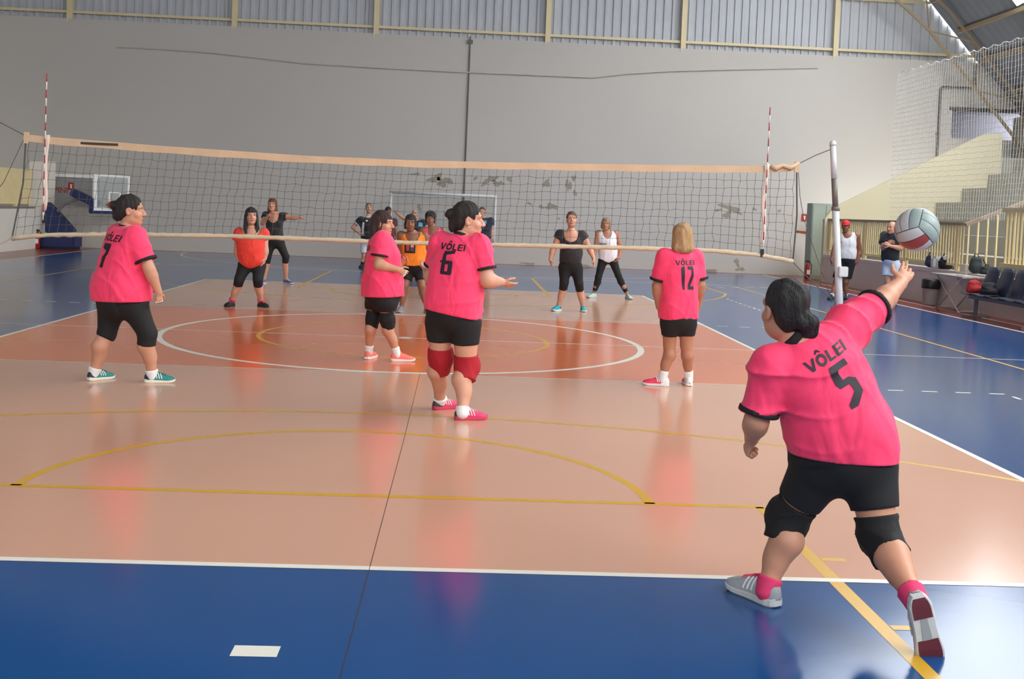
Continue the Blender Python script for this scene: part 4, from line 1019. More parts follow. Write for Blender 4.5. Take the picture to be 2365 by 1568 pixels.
def extinguisher(c, label, box=False):
    e = empty('fire_extinguisher', c); tag(e, label, 'extinguisher', 'fire extinguishers'); mred = mat('extinguisher red', (150, 32, 28), .35)
    MB().lathe([(.06, 0), (.075, .02), (.075, .38), (.06, .43), (.025, .46), (.025, .49)], c, 16).build('cylinder', mred, e, True)
    MB().box((c[0]-.05, c[1]-.076, c[2]+.14), (c[0]+.05, c[1]-.070, c[2]+.27)).build('label', mat('sign white', (230, 225, 220)), e)
    MB().box((c[0]-.07, c[1]-.02, c[2]+.49), (c[0]+.05, c[1]+.02, c[2]+.54)).build('handle', mat('black rubber', (25, 25, 26)), e)
    MB().tube([(c[0]+.04, c[1], c[2]+.49), (c[0]+.11, c[1], c[2]+.42), (c[0]+.10, c[1], c[2]+.15)], .012, 6).build('hose', mat('black rubber', (25, 25, 26)), e)
extinguisher((-11.42, 18.45, .01), 'red fire extinguisher at the foot of the left pillar')
c = floor_at(1887, 17.6); extinguisher((10.78, 17.9, .02), 'red fire extinguisher at the corner beside the end wall of the stand')
# green cabinet and orange bracket in the right corner
cb = empty('metal_cabinet', (11.05, 18.6, 0)); tag(cb, 'pale green metal cabinet in the passage behind the stand wall', 'cabinet'); mg_ = mat('green grey metal', (150, 160, 150), .6, .06, 3)
MB().box((10.95, 18.3, 0), (11.75, 18.8, 2.24)).build('body', mg_, cb, bevel=.01)
for k in range(2): MB().box((10.98+k*.39, 18.28, .1), (11.34+k*.39, 18.30, 2.18)).build('door', mg_, cb); MB().box((11.29+k*.08, 18.26, 1.1), (11.31+k*.08, 18.28, 1.25)).build('handle', m_pipe, cb)
tb_ = empty('wall_bracket', (10.7, WY-.2, 1.2)); tag(tb_, 'orange folding bracket on the far wall in the right corner', 'bracket')
p = at(1864, 538, 19.6); MB().obox((p.x, 19.6, p.z), (.32, 0, -.03), (0, .2, 0), (.004, 0, .035)).build('shelf', mat('orange brown', (178, 84, 44), .6, .1, 5), tb_)
MB().box((p.x+.08, 19.5, p.z-.20), (p.x+.30, 19.7, p.z-.05)).build('box', mat('dark green box', (60, 70, 62), .6), tb_); MB().box((p.x+.1, 19.49, p.z-.14), (p.x+.22, 19.5, p.z-.09)).build('label', mat('sign white', (230, 225, 220)), tb_)
MB().box((p.x+.26, 19.7, p.z-.18), (p.x+.30, WY, p.z+.02)).build('arm', mat('orange brown', (178, 84, 44)), tb_)

# ------------------------------------------------------------------ safety netting in front of the stand
sn = empty('safety_net', (11.3, 11, 2)); tag(sn, 'tall white safety netting hung in front of the concrete stand', 'net'); m_sn = mat('safety cord white', (240, 240, 232), .9)
b = MB(); XN = 11.34
top = lambda y: 5.42 + .12*((y-4)/16) - .06*abs(math.sin(y*6.8))
for k in range(95):
    y = 13.3 - k*.115; zs = np.linspace(1.85, top(y), 8)
    b.tube([(XN + .05*math.sin(.9*z + .6*y) + .012*math.sin(5*z + k), y + .01*math.sin(7*z + 2*k), z) for z in zs], .0034, 3, False)
for j in range(31):
    z = 1.9 + j*.115; ys = np.linspace(13.3, 2.4, 60)
    b.tube([(XN + .05*math.sin(.9*z + .6*y), y, z + .012*math.sin(13*y + j)) for y in ys], .0034, 3, False)
tag(b.build('mesh', m_sn, sn), kind='stuff')
MB().tube([(XN, y, top(y)) for y in np.linspace(13.3, 2.4, 100)], .009, 5).build('head_rope', m_sn, sn)

# ------------------------------------------------------------------ things along the parapet
def bag(label, c, w, h, d, col, seed, strap=True, lean=0., white=None):
    o = empty('bag', c); tag(o, label, 'bag'); c = Vector(c); A = Field(); r = random.Random(seed)
    A.cone(c + Vector((0, 0, h*.28)), c + Vector((lean, 0, h*.70)), w*.5, w*.40, .05, side=(0, 1, 0) if False else (1, 0, 0), qa=d/w, qb=d/w*.9)
    A.ell(c + Vector((lean*.4, -d*.35, h*.32)), (w*.36, d*.28, h*.24), None, .04); A.warp(folds(.014, seed, 24, 20)); A.cut(c + Vector((0, 0, .004)), (0, 0, -1))
    m = mat('bag ' + str(col), col, .75, .2, 12, .2, 60); soft('body', A, .013, m, o)
    t = c + Vector((lean, 0, h*.88)); MB().tube([t + Vector((-.05, 0, 0)), t + Vector((-.03, 0, .07)), t + Vector((.03, 0, .075)), t + Vector((.05, 0, 0))], .010, 6).build('handle', m, o, True)
    if strap: MB().tube([c + Vector((w*.42, -d*.3, h*.8)), c + Vector((w*.55, -d*.7, h*.4)), c + Vector((w*.4, -d*.55, .01))], .013, 6).build('strap', m, o, True)
    if white: MB().obox(c + Vector((w*.1, -d*.2, h*.92)), (w*.35, 0, .05), (0, d*.3, 0), (-.01, 0, .035)).build('towel', mat('white towel', (222, 220, 222), .9, .05, 20), o, bevel=.015)
    return o
PZ = .78
p = at(2125, 612, 10.2); bag('navy backpack on the parapet to the right of the bald man', (11.13, 10.3, PZ), .26, .30, .18, (34, 46, 78), 3)
bag('black bag with a white towel slumped over the parapet edge', (11.13, 9.55, PZ), .30, .30, .22, (22, 22, 26), 4, white=True)
bag('dark grey backpack on the parapet above the folding table', (11.13, 8.12, PZ), .28, .36, .22, (44, 50, 52), 5)
bag('flat black bag lying beside the dark grey backpack', (11.12, 7.62, PZ), .30, .14, .2, (28, 30, 32), 6, strap=False)
o = MB().box((11.02, 8.35, PZ), (11.2, 8.6, PZ+.16)).build('cardboard_box', mat('pale box', (206, 196, 178), .8), None, bevel=.008); tag(o, 'small pale box on the parapet between two bags', 'box')
# towel and dark bag beside the bald man
o = MB().box((10.98, 9.75, PZ-.02), (11.24, 9.98, PZ+.26)).build('folded_towel', mat('white towel', (222, 220, 222)), None, bevel=.05); tag(o, 'white folded towel on the parapet behind the bald man', 'towel')
# waste bin
bx = floor_at(2163, 9.6); bn = empty('waste_bin', (10.82, 9.45, 0)); tag(bn, 'grey waste bin with a black liner against the parapet', 'bin')
MB().lathe([(.145, 0), (.15, .02), (.175, .42), (.185, .44), (.165, .44), (.16, .2)], (10.80, 9.45, 0), 22).build('bucket', mat('bin grey', (150, 142, 142), .5), bn, True)
MB().lathe([(.19, .36), (.195, .40), (.192, .54), (.18, .56), (.165, .54), (.16, .40)], (10.80, 9.45, 0), 22).build('liner', mat('black liner', (22, 22, 24), .35, .1, 20), bn, True)
# folding table with crossed legs
tb = empty('folding_table', (10.7, 7.9, 0)); tag(tb, 'small folding table with crossed white legs by the parapet', 'table'); ml = mat('leg white', (196, 190, 188), .4)
MB().box((10.42, 7.15, .70), (10.96, 8.65, .735)).build('tabletop', mat('table top grey', (176, 168, 166), .5), tb, bevel=.008)
for x in (10.48, 10.88):
    MB().tube([(x, 8.45, .71), (x, 7.35, 0.012)], .014, 6).build('leg', ml, tb, True); MB().tube([(x+.02, 7.35, .71), (x+.02, 8.45, 0.012)], .014, 6).build('leg', ml, tb, True)
for y in (7.36, 8.44): MB().tube([(10.48, y, .05), (10.9, y, .05)], .011, 6).build('crossbar', ml, tb, True)
o = MB().box((10.55, 7.35, .736), (10.75, 7.7, .75)).build('notebook', mat('paper', (205, 200, 190), .8), None); tag(o, 'pale notebook lying on the folding table', 'notebook')
# row of seats
m_seat = mat('navy plastic seat', (38, 44, 66), .45, .08, 6); bs_ = empty('seat_bench', (10.55, 5.2, 0)); tag(bs_, 'row of dark navy plastic seats on a metal beam at the right edge', 'bench')
for k in range(5):
    y = 6.55 - k*.56; rows = []
    for t in np.linspace(0, 1, 13):
        if t < .5: x, z = lerp(10.22, 10.62, t*2), .45 - .03*math.sin(t*2*math.pi) 
        else: x, z = lerp(10.62, 10.76, (t-.5)*2), lerp(.45, .97, (t-.5)*2)
        hw_ = .25*(1 - .25*max(0, (t-.85)/.15)**2 - .15*max(0, (.12-t)/.12)); rows.append([(x - .03*(1-(s/3.)**2 if t > .5 else 0) , y + hw_*s/3., z + (.02*(s/3.)**2 if t < .5 else 0)) for s in range(-3, 4)])
    me = grid_mesh('seat_shell', rows); o = link('seat_shell', me, m_seat, bs_, True); md = o.modifiers.new('t', 'SOLIDIFY'); md.thickness = .018
MB().box((10.42, 4.0, .34), (10.50, 6.85, .41)).build('beam', mat('grey steel', (100, 102, 106), .5), bs_)
for y in (6.6, 4.4): MB().box((10.43, y-.03, .03), (10.49, y+.03, .36)).build('leg', mat('grey steel', (100, 102, 106)), bs_); MB().box((10.2, y-.03, 0), (10.72, y+.03, .035)).build('foot', mat('grey steel', (100, 102, 106)), bs_)
bag('red and black sports bag on the nearest visible navy seat', (10.40, 6.58, .46), .30, .24, .24, (170, 34, 36), 9)
bag('black jacket heaped on the navy seat beside the red bag', (10.45, 6.10, .465), .34, .22, .26, (24, 25, 30), 12, strap=False)
o = empty('water_bottle', (11.1, 6.9, PZ)); tag(o, 'clear water bottle lying on the parapet above the seats', 'bottle')
MB().tube([(11.1, 7.05, PZ+.035), (11.1, 6.86, PZ+.035), (11.1, 6.82, PZ+.035), (11.1, 6.79, PZ+.035)], [.034, .034, .016, .014], 10).build('bottle', mat('clear plastic', (190, 205, 212), .15, alpha=.5), o, True); MB().tube([(11.1, 6.79, PZ+.035), (11.1, 6.765, PZ+.035)], .016, 8).build('cap', mat('cap blue', (60, 90, 150), .4), o)
# ------------------------------------------------------------------ the players and onlookers
PINK = (255, 58, 104); BLK = (20, 19, 21)
TAN = (196, 140, 112); FAIR = (206, 150, 124); BROWN = (142, 92, 68); OLIVE = (176, 120, 92)
def pshirt(**k):
    d = dict(color=PINK, trim=(24, 20, 24), sleeve=.76, sr0=.078, sr1=.078, fold=.010, kx=34., kz=22.); d.update(k); return d
gF = Vector(ground(1797, 1404)); gT = Vector(ground(1716, 1368)); fl = (gT - gF); fl.z = 0
tR = Vector(ground(2152, 1517)); hR_ = at(2122, 1378, tR.y - .02)
person(dict(Y=-9.35, yaw=-12, res=.0075, torso=[(1862, 800, 0, .165, .12), (1893, 868, 0, .195, .145), (1918, 945, 0, .208, .165), (1943, 1010, 0, .222, .185), (1950, 1058, 0, .228, .19)],
    sL=(1782, 842, -.03), sR=(1958, 752, .08), armL=[(1747, 972, -.01), (1736, 1012, .10), (1724, 1040, .14)], armR=[(2030, 702, .20), (2078, 655, .34), (2100, 618, .40)],
    curlL=1.25, palmL=(1, 0, 0), palmR=(0, 1, -.2), thumbR=(-1, 0, .4), curlR=.25, pelvis=(1948, 1088, 0), hL=(1890, 1085, .02), hR=(2005, 1085, -.03), kneeL=(1822, 1196, .10), kneeR=(2032, 1240, -.10),
    footL=dict(heel=gF, fwd=fl, up=(0, 0, 1)), footR=dict(heel=hR_, fwd=tR - hR_, up=(.0, 1, .35)), head=(1812, 716, .02), hyaw=-12, hpitch=2, hs=1.08, neckr=.058, jowl=1.1, hair='lowbun', haircol=(26, 20, 19), skin=TAN, armg=1.12, legg=1.16,
    shirt=pshirt(sleeve=.86, sr0=.080, sr1=.066, fold=.012, kx=40., kz=26., seed=5, collar_up=.06, hem=((1950, 1052, 0), (-.02, 0, -1)), back=dict(word=(1914, 826, -.16), num=(1960, 888, -.17), n='5', ww=.205, nw=.095, nh=.19, up=(-.50, 0, .86), right=(.86, 0, .5))),
    bottom=dict(color=BLK, tL=.64, tR=.58, t=.5, ease=.014), kneepad=(20, 19, 20), kp=.32, kq=.36, sock=((226, 62, 110), .10), shoe_k=1.14,
    shoe=dict(upper=(168, 172, 174), heel=(150, 154, 158), sole=(196, 198, 196), lace=(220, 60, 100), stripe=(225, 226, 226), outsole=(96, 34, 44))),
    'woman in pink VOLEI shirt number 5 lunging after her serve, black knee pads')
person(dict(Y=-4.06, yaw=48, torso=[(293, 541, 0, .175, .125), (291, 575, 0, .222, .178), (285, 625, 0, .222, .182), (281, 665, 0, .262, .212), (281, 694, 0, .268, .218)], sh=.168,
    armR=[(345, 622, -.15), (366, 674, -.10), (371, 706, -.08)], armL=[(285, 620, .28), (312, 650, .34), (318, 668, .34)], curlR=.9, tapeR=4, pelvis=(283, 716, 0), hL=(258, 712, .05), hR=(312, 712, -.05), kneeL=(246, 772, .06), kneeR=(341, 770, -.02),
    footL=(203, -4.07, 38), footR=(333, -4.05, 78), head=(302, 486, 0), hyaw=82, hs=1.12, jowl=1.12, hair='bun', haircol=(36, 27, 24), skin=TAN, armg=1.12, legg=1.18,
    shirt=pshirt(seed=2, back=dict(word=(259, 549, -.12), num=(249, 590, -.12), n='7', ww=.25, nw=.12, nh=.215)),
    bottom=dict(color=BLK, tL=1.06, tR=1.30, t=1.2), sock=((232, 230, 228), .08), shoe=dict(upper=(34, 128, 122), heel=(28, 40, 58), sole=(226, 222, 206), lace=(30, 44, 60), stripe=(226, 228, 224))),
    'woman in pink VOLEI shirt number 7 with black capri leggings at the left')
person(dict(Y=-2.13, yaw=80, torso=[(880, 549, 0, .16, .12), (883, 582, 0, .20, .165), (883, 628, 0, .205, .187), (884, 662, 0, .21, .203), (884, 684, 0, .215, .21)], sh=.165,
    armR=[(874, 612, -.2), (918, 622, -.2), (936, 632, -.2)], armL=[(902, 612, .2), (924, 610, .10), (937, 598, .08)], curlR=.8, curlL=.6, tapeR=4, tapeL=2, palmR=(0, 1, 0), palmL=(0, -1, 0), thumbR=(0, 0, 1), thumbL=(0, 0, 1), pelvis=(880, 700, 0), hL=(866, 702, .07), hR=(893, 702, -.07), kneeL=(860, 737, .05), kneeR=(893, 739, -.05),
    footL=(846, -2.10, 15), footR=(902, -2.15, 78), head=(884, 516, 0), hyaw=108, hs=1.10, hair='long', haircol=(58, 34, 28), skin=TAN, armg=1.1, legg=.98,
    shirt=pshirt(seed=4, sleeve=.68, bust=[(908, 592, -.08, .075), (908, 592, .08, .075)], back=dict(word=(846, 572, -.02), num=(845, 606, -.04), n='1', ww=.25, nw=.08, nh=.22)),
    bottom=dict(color=BLK, t=.42, ease=.02), kneepad=(19, 18, 19), kp=.55, kq=.27, sock=((230, 228, 226), .18), shoe=dict(upper=(240, 116, 100), sole=(232, 226, 220), lace=(250, 140, 120))),
    'woman in pink shirt with long dark hair, taped fingers and black knee pads')
person(dict(Y=-5.15, yaw=28, torso=[(1062, 563, 0, .175, .125), (1057, 610, 0, .205, .165), (1052, 660, 0, .215, .18), (1048, 700, 0, .225, .19), (1047, 726, 0, .232, .192)], sh=.178,
    armR=[(1126, 648, -.12), (1157, 651, .02), (1186, 662, .06)], armL=[(998, 640, .15), (986, 628, .28), (977, 618, .34)], curlR=.3, palmR=(-.2, .6, .8), thumbR=(0, .2, 1), pelvis=(1047, 744, 0), hL=(1017, 746, .04), hR=(1076, 750, -.04), kneeL=(1016, 825, .08), kneeR=(1076, 846, -.02),
    footL=(1000, -4.93, 58), footR=(1050, -5.33, 76), head=(1081, 508, .02), hyaw=84, hs=1.17, jowl=1.12, hair='bun', haircol=(34, 24, 21), skin=FAIR, armg=1.26, legg=1.26, earring=True,
    shirt=pshirt(seed=7, fold=.010, sleeve=.70, sr0=.071, sr1=.064, hem=((1047, 725, 0), (-.17, 0, -1)), back=dict(word=(1040, 570, -.15), num=(1031, 607, -.16), n='6', ww=.22, nw=.10, nh=.185)),
    bottom=dict(color=BLK, tL=.50, tR=.46, t=.5), kneepad=(166, 20, 34), kp=.27, kq=.34, sock=((232, 230, 228), .04), shoe=dict(upper=(214, 46, 104), heel=(52, 62, 58), sole=(196, 60, 84), lace=(210, 212, 208), stripe=(228, 226, 220))),
    'woman in pink VOLEI shirt number 6 with red knee pads, right hand held out')
person(dict(Y=-3.25, yaw=-14, torso=[(1570, 591, 0, .16, .115), (1569, 630, 0, .178, .14), (1568, 680, 0, .178, .145), (1567, 715, 0, .184, .145), (1567, 736, 0, .186, .145)], sh=.165,
    armL=[(1517, 662, 0), (1521, 708, .04), (1526, 734, .05)], armR=[(1619, 660, .03), (1614, 702, .09), (1607, 728, .10)], pelvis=(1567, 752, 0), hipw=.088, kneeL=(1546, 796, .02), kneeR=(1585, 797, .03),
    footL=(1545, -3.25, -74), footR=(1592, -3.20, 4), head=(1575, 548, 0), hyaw=-6, hs=1.12, hair='bob', haircol=(186, 148, 104), skin=OLIVE, armg=1.0, legg=.96,
    shirt=pshirt(seed=9, sleeve=.80, sr0=.074, sr1=.076, back=dict(word=(1585, 607, -.14), num=(1588, 642, -.14), n='12', ww=.205, nw=.135, nh=.225)),
    bottom=dict(color=BLK, t=.5), sock=((232, 230, 228), .20), shoe=dict(upper=(232, 54, 88), heel=(226, 222, 220), sole=(226, 222, 220), stripe=(240, 236, 234), stripe_at=(.34, .40), lean=-1)),
    'blonde woman in pink VOLEI shirt number 12 standing with arms down near the right sideline')
person(dict(Y=3.3, yaw=174, torso=[(581, 537, 0, .18, .12), (580, 560, 0, .21, .16), (581, 584, 0, .20, .17), (582, 596, 0, .195, .165)], sh=.19, armR=[(547, 580, -.02), (552, 600, -.06), (557, 614, -.08)], armL=[(613, 578, -.02), (612, 597, -.05), (608, 610, -.07)],
    pelvis=(582, 614, 0), hipw=.105, kneeR=(553, 645, -.05), kneeL=(596, 645, -.05), footR=(540, 3.42, 196), footL=(597, 3.52, 140), head=(580, 499, -.02), hyaw=160, hpitch=5, hs=1.08, hair='longfront', haircol=(28, 22, 22), skin=FAIR, armg=1.05, legg=1.1,
    shirt=dict(color=(236, 60, 44), sleeve=.42, sr0=.070, sr1=.084, neck=(.02, -.005, .135, .52), round_hem=True, ease=.01, seed=3), bottom=dict(color=(26, 26, 32), t=1.28), sock=((224, 74, 104), .1), shoe=dict(upper=(30, 28, 30), sole=(26, 24, 26), lace=(230, 80, 110))),
    'woman in loose orange-red off-shoulder top and black capris behind the net')
person(dict(Y=8.4, yaw=180, torso=[(634, 498, 0, .16, .11), (634, 516, 0, .16, .13), (633, 538, 0, .158, .13), (635, 553, 0, .172, .14)], sh=.165, armL=[(677, 503, -.05), (694, 502, -.10), (706, 505, -.12)], armR=[(607, 516, -.15), (614, 504, -.30), (621, 496, -.36)],
    palmL=(0, 0, -1), pelvis=(636, 564, 0), kneeR=(618, 596, -.05), kneeL=(660, 593, -.05), footR=(612, 8.4, 188), footL=(655, 8.52, 128), head=(629, 473, -.03), hyaw=184, hpitch=6, hs=1.05, hair='bob', haircol=(104, 70, 48), skin=TAN, legg=.95,
    shirt=dict(color=(24, 22, 24), sleeve=.36, neck=(.07, .07, .085, 1.3), seed=6), bottom=dict(color=(20, 19, 21), t=1.26), shoe=dict(upper=(84, 106, 146), sole=(200, 200, 204))),
    'woman in black V-neck top stretching one arm sideways, far left of the court')
person(dict(Y=3.5, yaw=178, torso=[(953, 543, -.05, .14, .105), (955, 562, -.03, .185, .15), (957, 590, 0, .192, .155), (957, 613, 0, .2, .155)], sh=.18, armR=[(921, 580, 0), (925, 610, -.12), (934, 627, -.12)], armL=[(996, 580, 0), (990, 606, -.10), (981, 624, -.12)],
    pelvis=(957, 624, .05), kneeR=(935, 660, -.05), kneeL=(974, 661, -.05), footR=(930, 3.5, 195), footL=(983, 3.52, 165), head=(948, 515, -.10), hyaw=180, hs=1.06, hair='messy', haircol=(38, 28, 25), skin=BROWN, legg=1.0,
    shirt=dict(color=(255, 138, 24), neck=(.05, .02, .10, 1.1), armhole=.075, seed=8, decals=[((40, 28, 34), [(-.085, -.09), (.085, -.09), (.085, .09), (-.085, .09)], (946, 572, -.3)), ((196, 70, 60), [(-.06, -.055), (-.01, -.055), (-.01, .06), (-.06, .06)], (946, 572, -.3), 'emblem', .006), ((210, 150, 130), [(.01, 0), (.06, 0), (.06, .06), (.01, .06)], (946, 572, -.3), 'emblem', .006), ((70, 80, 140), [(.01, -.055), (.06, -.055), (.06, -.01), (.01, -.01)], (946, 572, -.3), 'emblem', .006)]),
    bottom=dict(color=(20, 19, 21), t=.66, wide=.012), shoe=dict(upper=(122, 126, 136), sole=(150, 150, 154))),
    'woman in orange tank top and black shorts crouching slightly behind the net')
person(dict(Y=6.2, yaw=182, torso=[(1000, 532, 0, .145, .11), (1001, 550, 0, .18, .14), (1001, 578, 0, .18, .14), (1001, 598, 0, .182, .14)], sh=.175, armR=[(974, 562, 0), (975, 586, -.10), (980, 600, -.12)], armL=[(1028, 562, 0), (1028, 586, -.10), (1023, 600, -.12)],
    pelvis=(1001, 608, 0), kneeR=(990, 648, -.02), kneeL=(1013, 648, -.02), footR=(988, 6.2, 190), footL=(1016, 6.2, 170), head=(994, 505, 0), hyaw=180, hs=1.02, hair='curly', haircol=(30, 23, 22), skin=BROWN,
    shirt=dict(color=(250, 70, 118), trim=(26, 22, 26), neck=(.06, .05, .078, 1.3), armhole=.07, nocollar=True, seed=4, decals=[((52, 24, 52), [(-.16, -.022), (.16, -.022), (.16, .022), (-.16, .022)], (1000, 553, -.3), 'chest_band'), ((96, 40, 66), [(-.02, -.025), (.02, -.025), (.02, .025), (-.02, .025)], (986, 541, -.3), 'crest')]),
    bottom=dict(color=(22, 21, 24), t=.6), shoe=dict(upper=(90, 90, 100), sole=(200, 200, 200))),
    'woman with dark curly hair in pink tank top standing behind the orange tank top')
person(dict(Y=4.65, yaw=183, torso=[(1319, 541, 0, .16, .11), (1320, 560, 0, .188, .14), (1319, 585, 0, .182, .145), (1317, 607, 0, .2, .15)], sh=.185, armR=[(1277, 578, 0), (1271, 600, -.05), (1274, 616, -.07)], armL=[(1362, 575, 0), (1371, 597, -.06), (1374, 613, -.09)],
    pelvis=(1318, 621, 0), hipw=.1, kneeR=(1303, 653, -.03), kneeL=(1337, 655, -.03), footR=(1294, 4.75, 216), footL=(1344, 4.82, 178), head=(1320, 507, -.02), hyaw=182, hpitch=10, hs=1.10, jowl=1.08, hair='pulled', haircol=(104, 74, 54), skin=FAIR, armg=1.08, legg=1.06,
    shirt=dict(color=(38, 29, 36), sleeve=.30, sr0=.070, sr1=.078, neck=(.07, .04, .105, 1.0), seed=5), bottom=dict(color=(20, 19, 21), t=1.30), shoe=dict(upper=(38, 164, 180), sole=(220, 226, 226), lace=(60, 190, 200), heel=(30, 120, 140))),
    'woman in black tee and turquoise trainers facing the net')
person(dict(Y=7.93, yaw=185, torso=[(1402, 539, 0, .145, .11), (1402, 556, 0, .17, .13), (1404, 578, 0, .175, .14), (1405, 591, 0, .18, .14)], sh=.17, armR=[(1375, 572, 0), (1370, 597, -.10), (1369, 611, -.12)], armL=[(1434, 572, 0), (1430, 594, -.10), (1422, 606, -.12)],
    pelvis=(1404, 600, 0), kneeR=(1382, 640, -.05), kneeL=(1428, 636, -.05), footR=(1376, 7.95, 226), footL=(1446, 7.95, 165), head=(1399, 518, -.03), hyaw=192, hpitch=4, hs=1.02, hair='messy', haircol=(150, 118, 86), skin=OLIVE, legg=.92,
    shirt=dict(color=(232, 226, 230), neck=(.06, .05, .075, 1.3), armhole=.07, seed=2, trim=(30, 28, 30), nocollar=True, round_hem=True, ease=.006, decals=[((150, 146, 160), [(-.07, -.03), (.07, -.03), (.07, .03), (-.07, .03)], (1396, 565, -.3))]),
    bottom=dict(color=(18, 17, 19), t=1.86), shoe=dict(upper=(168, 206, 202), sole=(190, 180, 170))),
    'woman in white sleeveless vest and full-length black leggings, legs apart')
person(dict(Y=15.4, yaw=180, H=1.75, torso=[(850, 507, 0, .175, .115), (850, 522, 0, .195, .14), (850, 545, 0, .18, .14), (850, 560, 0, .18, .135)], sh=.19, armR=[(815, 525, -.02), (833, 541, -.10), (842, 546, -.12)], armL=[(885, 525, -.02), (867, 541, -.10), (858, 546, -.12)],
    pelvis=(850, 566, 0), kneeR=(841, 592, -.02), kneeL=(859, 592, -.02), footR=(838, 15.45, 190), footL=(862, 15.45, 170), head=(852, 480, -.02), hyaw=172, hs=1.08, hair='crop', haircol=(120, 112, 106), skin=TAN,
    shirt=dict(color=(26, 25, 30), sleeve=.55, trim=(222, 220, 222), seed=3, decals=[((226, 224, 226), [(-.035, -.16), (.02, -.16), (.035, .16), (-.01, .16)], (836, 528, -.4), 'side_stripe'), ((226, 224, 226), [(-.02, -.16), (.035, -.16), (.01, .16), (-.035, .16)], (864, 528, -.4), 'side_stripe'), ((226, 224, 226), [(-.025, -.02), (.025, -.02), (.025, .02), (-.025, .02)], (845, 510, -.4), 'crest')]),
    bottom=dict(color=(206, 206, 212), t=.72, wide=.03), sock=((30, 30, 34), .3), shoe=dict(upper=(30, 32, 40), sole=(40, 40, 46))),
    'grey-haired man in black and white jersey with hands on hips near the far wall')
person(dict(Y=16.6, yaw=170, H=1.55, torso=[(897, 509, 0, .15, .10), (897, 522, 0, .17, .12), (897, 540, 0, .165, .12), (897, 552, 0, .165, .12)], sh=.165, armR=[(881, 530, 0), (880, 545, 0), (881, 555, 0)], armL=[(914, 530, 0), (915, 545, 0), (914, 555, 0)],
    pelvis=(897, 556, 0), kneeR=(891, 580, 0), kneeL=(903, 580, 0), footR=(890, 16.6, 190), footL=(904, 16.6, 170), head=(897, 488, 0), hyaw=150, hs=.98, hair='short', haircol=(26, 22, 22), skin=BROWN,
    shirt=dict(color=(84, 36, 44), sleeve=.6, seed=5), bottom=dict(color=(30, 30, 36), t=.8), shoe=dict(upper=(60, 60, 66), sole=(180, 180, 180))),
    'dark-haired person half hidden behind the long-haired player, near the goal post')
person(dict(Y=16.8, yaw=185, H=1.60, torso=[(962, 512, 0, .17, .11), (963, 524, 0, .185, .13), (962, 542, 0, .18, .13), (962, 554, 0, .18, .13)], sh=.185, armR=[(930, 503, -.05), (915, 491, -.08), (908, 484, -.09)], armL=[(986, 527, 0), (988, 543, 0), (987, 553, 0)],
    pelvis=(962, 558, 0), kneeR=(955, 581, 0), kneeL=(970, 581, 0), footR=(953, 16.8, 190), footL=(972, 16.8, 170), head=(957, 494, 0), hyaw=186, hs=1.0, hair='fringe', haircol=(90, 80, 76), skin=TAN,
    shirt=dict(color=(30, 36, 52), sleeve=.55, seed=6, decals=[((92, 156, 190), [(-.06, -.05), (.07, -.06), (.06, .05), (-.05, .06)], (970, 519, -.4))]), bottom=dict(color=(36, 40, 52), t=.8), shoe=dict(upper=(60, 60, 66), sole=(180, 180, 180))),
    'balding man in navy tee raising one arm in front of the goal')
person(dict(Y=15.2, yaw=190, H=1.68, torso=[(1118, 508, 0, .17, .11), (1119, 522, 0, .19, .13), (1119, 545, 0, .18, .13), (1119, 558, 0, .18, .13)], sh=.185, armR=[(1100, 530, 0), (1100, 548, -.05), (1102, 560, -.06)], armL=[(1136, 530, 0), (1137, 549, -.05), (1135, 561, -.06)],
    pelvis=(1119, 562, 0), kneeR=(1112, 590, 0), kneeL=(1126, 590, 0), footR=(1110, 15.2, 195), footL=(1128, 15.2, 175), head=(1113, 489, -.02), hyaw=195, hs=1.0, hair='crop', haircol=(70, 58, 52), skin=TAN,
    shirt=dict(color=(28, 34, 50), sleeve=.55, trim=(120, 130, 150), nocollar=True, seed=7, decals=[((92, 160, 196), [(-.09, -.05), (.09, -.02), (.07, .05), (-.08, .06)], (1117, 514, -.4)), ((70, 90, 120), [(-.07, -.03), (.05, -.05), (.06, .02), (-.07, .03)], (1114, 525, -.4))]), bottom=dict(color=(40, 44, 70), t=.8), shoe=dict(upper=(60, 60, 66), sole=(180, 180, 180))),
    'man in navy tee with light blue print by the right goal upright')
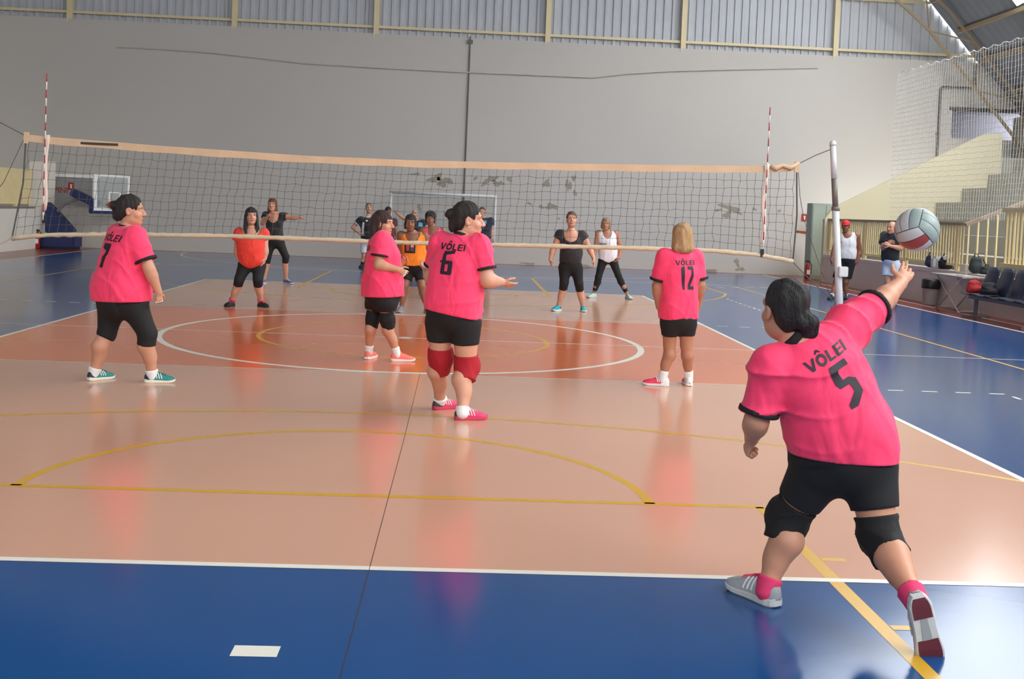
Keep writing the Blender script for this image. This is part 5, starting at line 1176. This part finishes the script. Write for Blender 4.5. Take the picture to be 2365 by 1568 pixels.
person(dict(Y=10.3, yaw=200, H=1.74, torso=[(1957, 543, 0, .16, .12), (1957, 562, 0, .19, .15), (1957, 585, 0, .19, .16), (1956, 598, 0, .185, .155)], sh=.195, armL=[(1986, 580, 0), (1980, 603, -.05), (1973, 616, -.07)], armR=[(1926, 580, 0), (1920, 600, -.05), (1921, 615, -.06)],
    pelvis=(1954, 608, 0), kneeR=(1931, 652, -.02), kneeL=(1953, 652, -.02), footR=(1924, 10.2, 218), footL=(1952, 10.38, 195), head=(1953, 523, -.02), hyaw=205, hs=1.05, hair='crop', haircol=(40, 30, 28), cap=(214, 36, 40), skin=BROWN, armg=1.12, neckr=.062,
    shirt=dict(color=(228, 226, 228), neck=(.05, .02, .085, .9), armhole=.085, seed=5, decals=[((196, 176, 150), [(-.05, -.04), (.05, -.04), (.03, .04), (-.03, .04)], (1951, 558, -.4))]),
    bottom=dict(color=(24, 24, 28), t=.78, wide=.03), sock=((220, 218, 216), .06), shoe=dict(upper=(34, 36, 42), sole=(48, 50, 58))),
    'man in red cap and white sleeveless shirt standing behind the right net post')
person(dict(Y=8.96, yaw=232, H=1.78, torso=[(2061, 545, 0, .165, .125), (2058, 564, 0, .185, .15), (2056, 588, 0, .178, .155), (2057, 602, 0, .182, .155)], sh=.185, armL=[(2080, 574, -.16), (2056, 568, -.32), (2046, 562, -.33)], armR=[(2040, 572, -.02), (2049, 562, -.26), (2060, 559, -.28)],
    pelvis=(2058, 612, 0), kneeR=(2051, 652, 0), kneeL=(2064, 652, -.05), footR=(2056, 9.05, 235), footL=(2068, 8.9, 225), head=(2060, 526, -.03), hyaw=240, hs=1.08, hair=None, haircol=(150, 136, 126), skin=FAIR, armg=1.1,
    shirt=dict(color=(26, 28, 38), sleeve=.62, seed=6, trim=(26, 28, 38), decals=[((190, 190, 190), [(-.02, -.03), (.02, -.03), (.02, .03), (-.02, .03)], (2052, 549, -.4), 'crest')]),
    bottom=dict(color=(196, 206, 226), t=.62, wide=.04), sock=((40, 40, 46), .1), shoe=dict(upper=(220, 110, 50), sole=(60, 70, 90))),
    'bald man in black tee and white shorts with folded arms by the parapet')
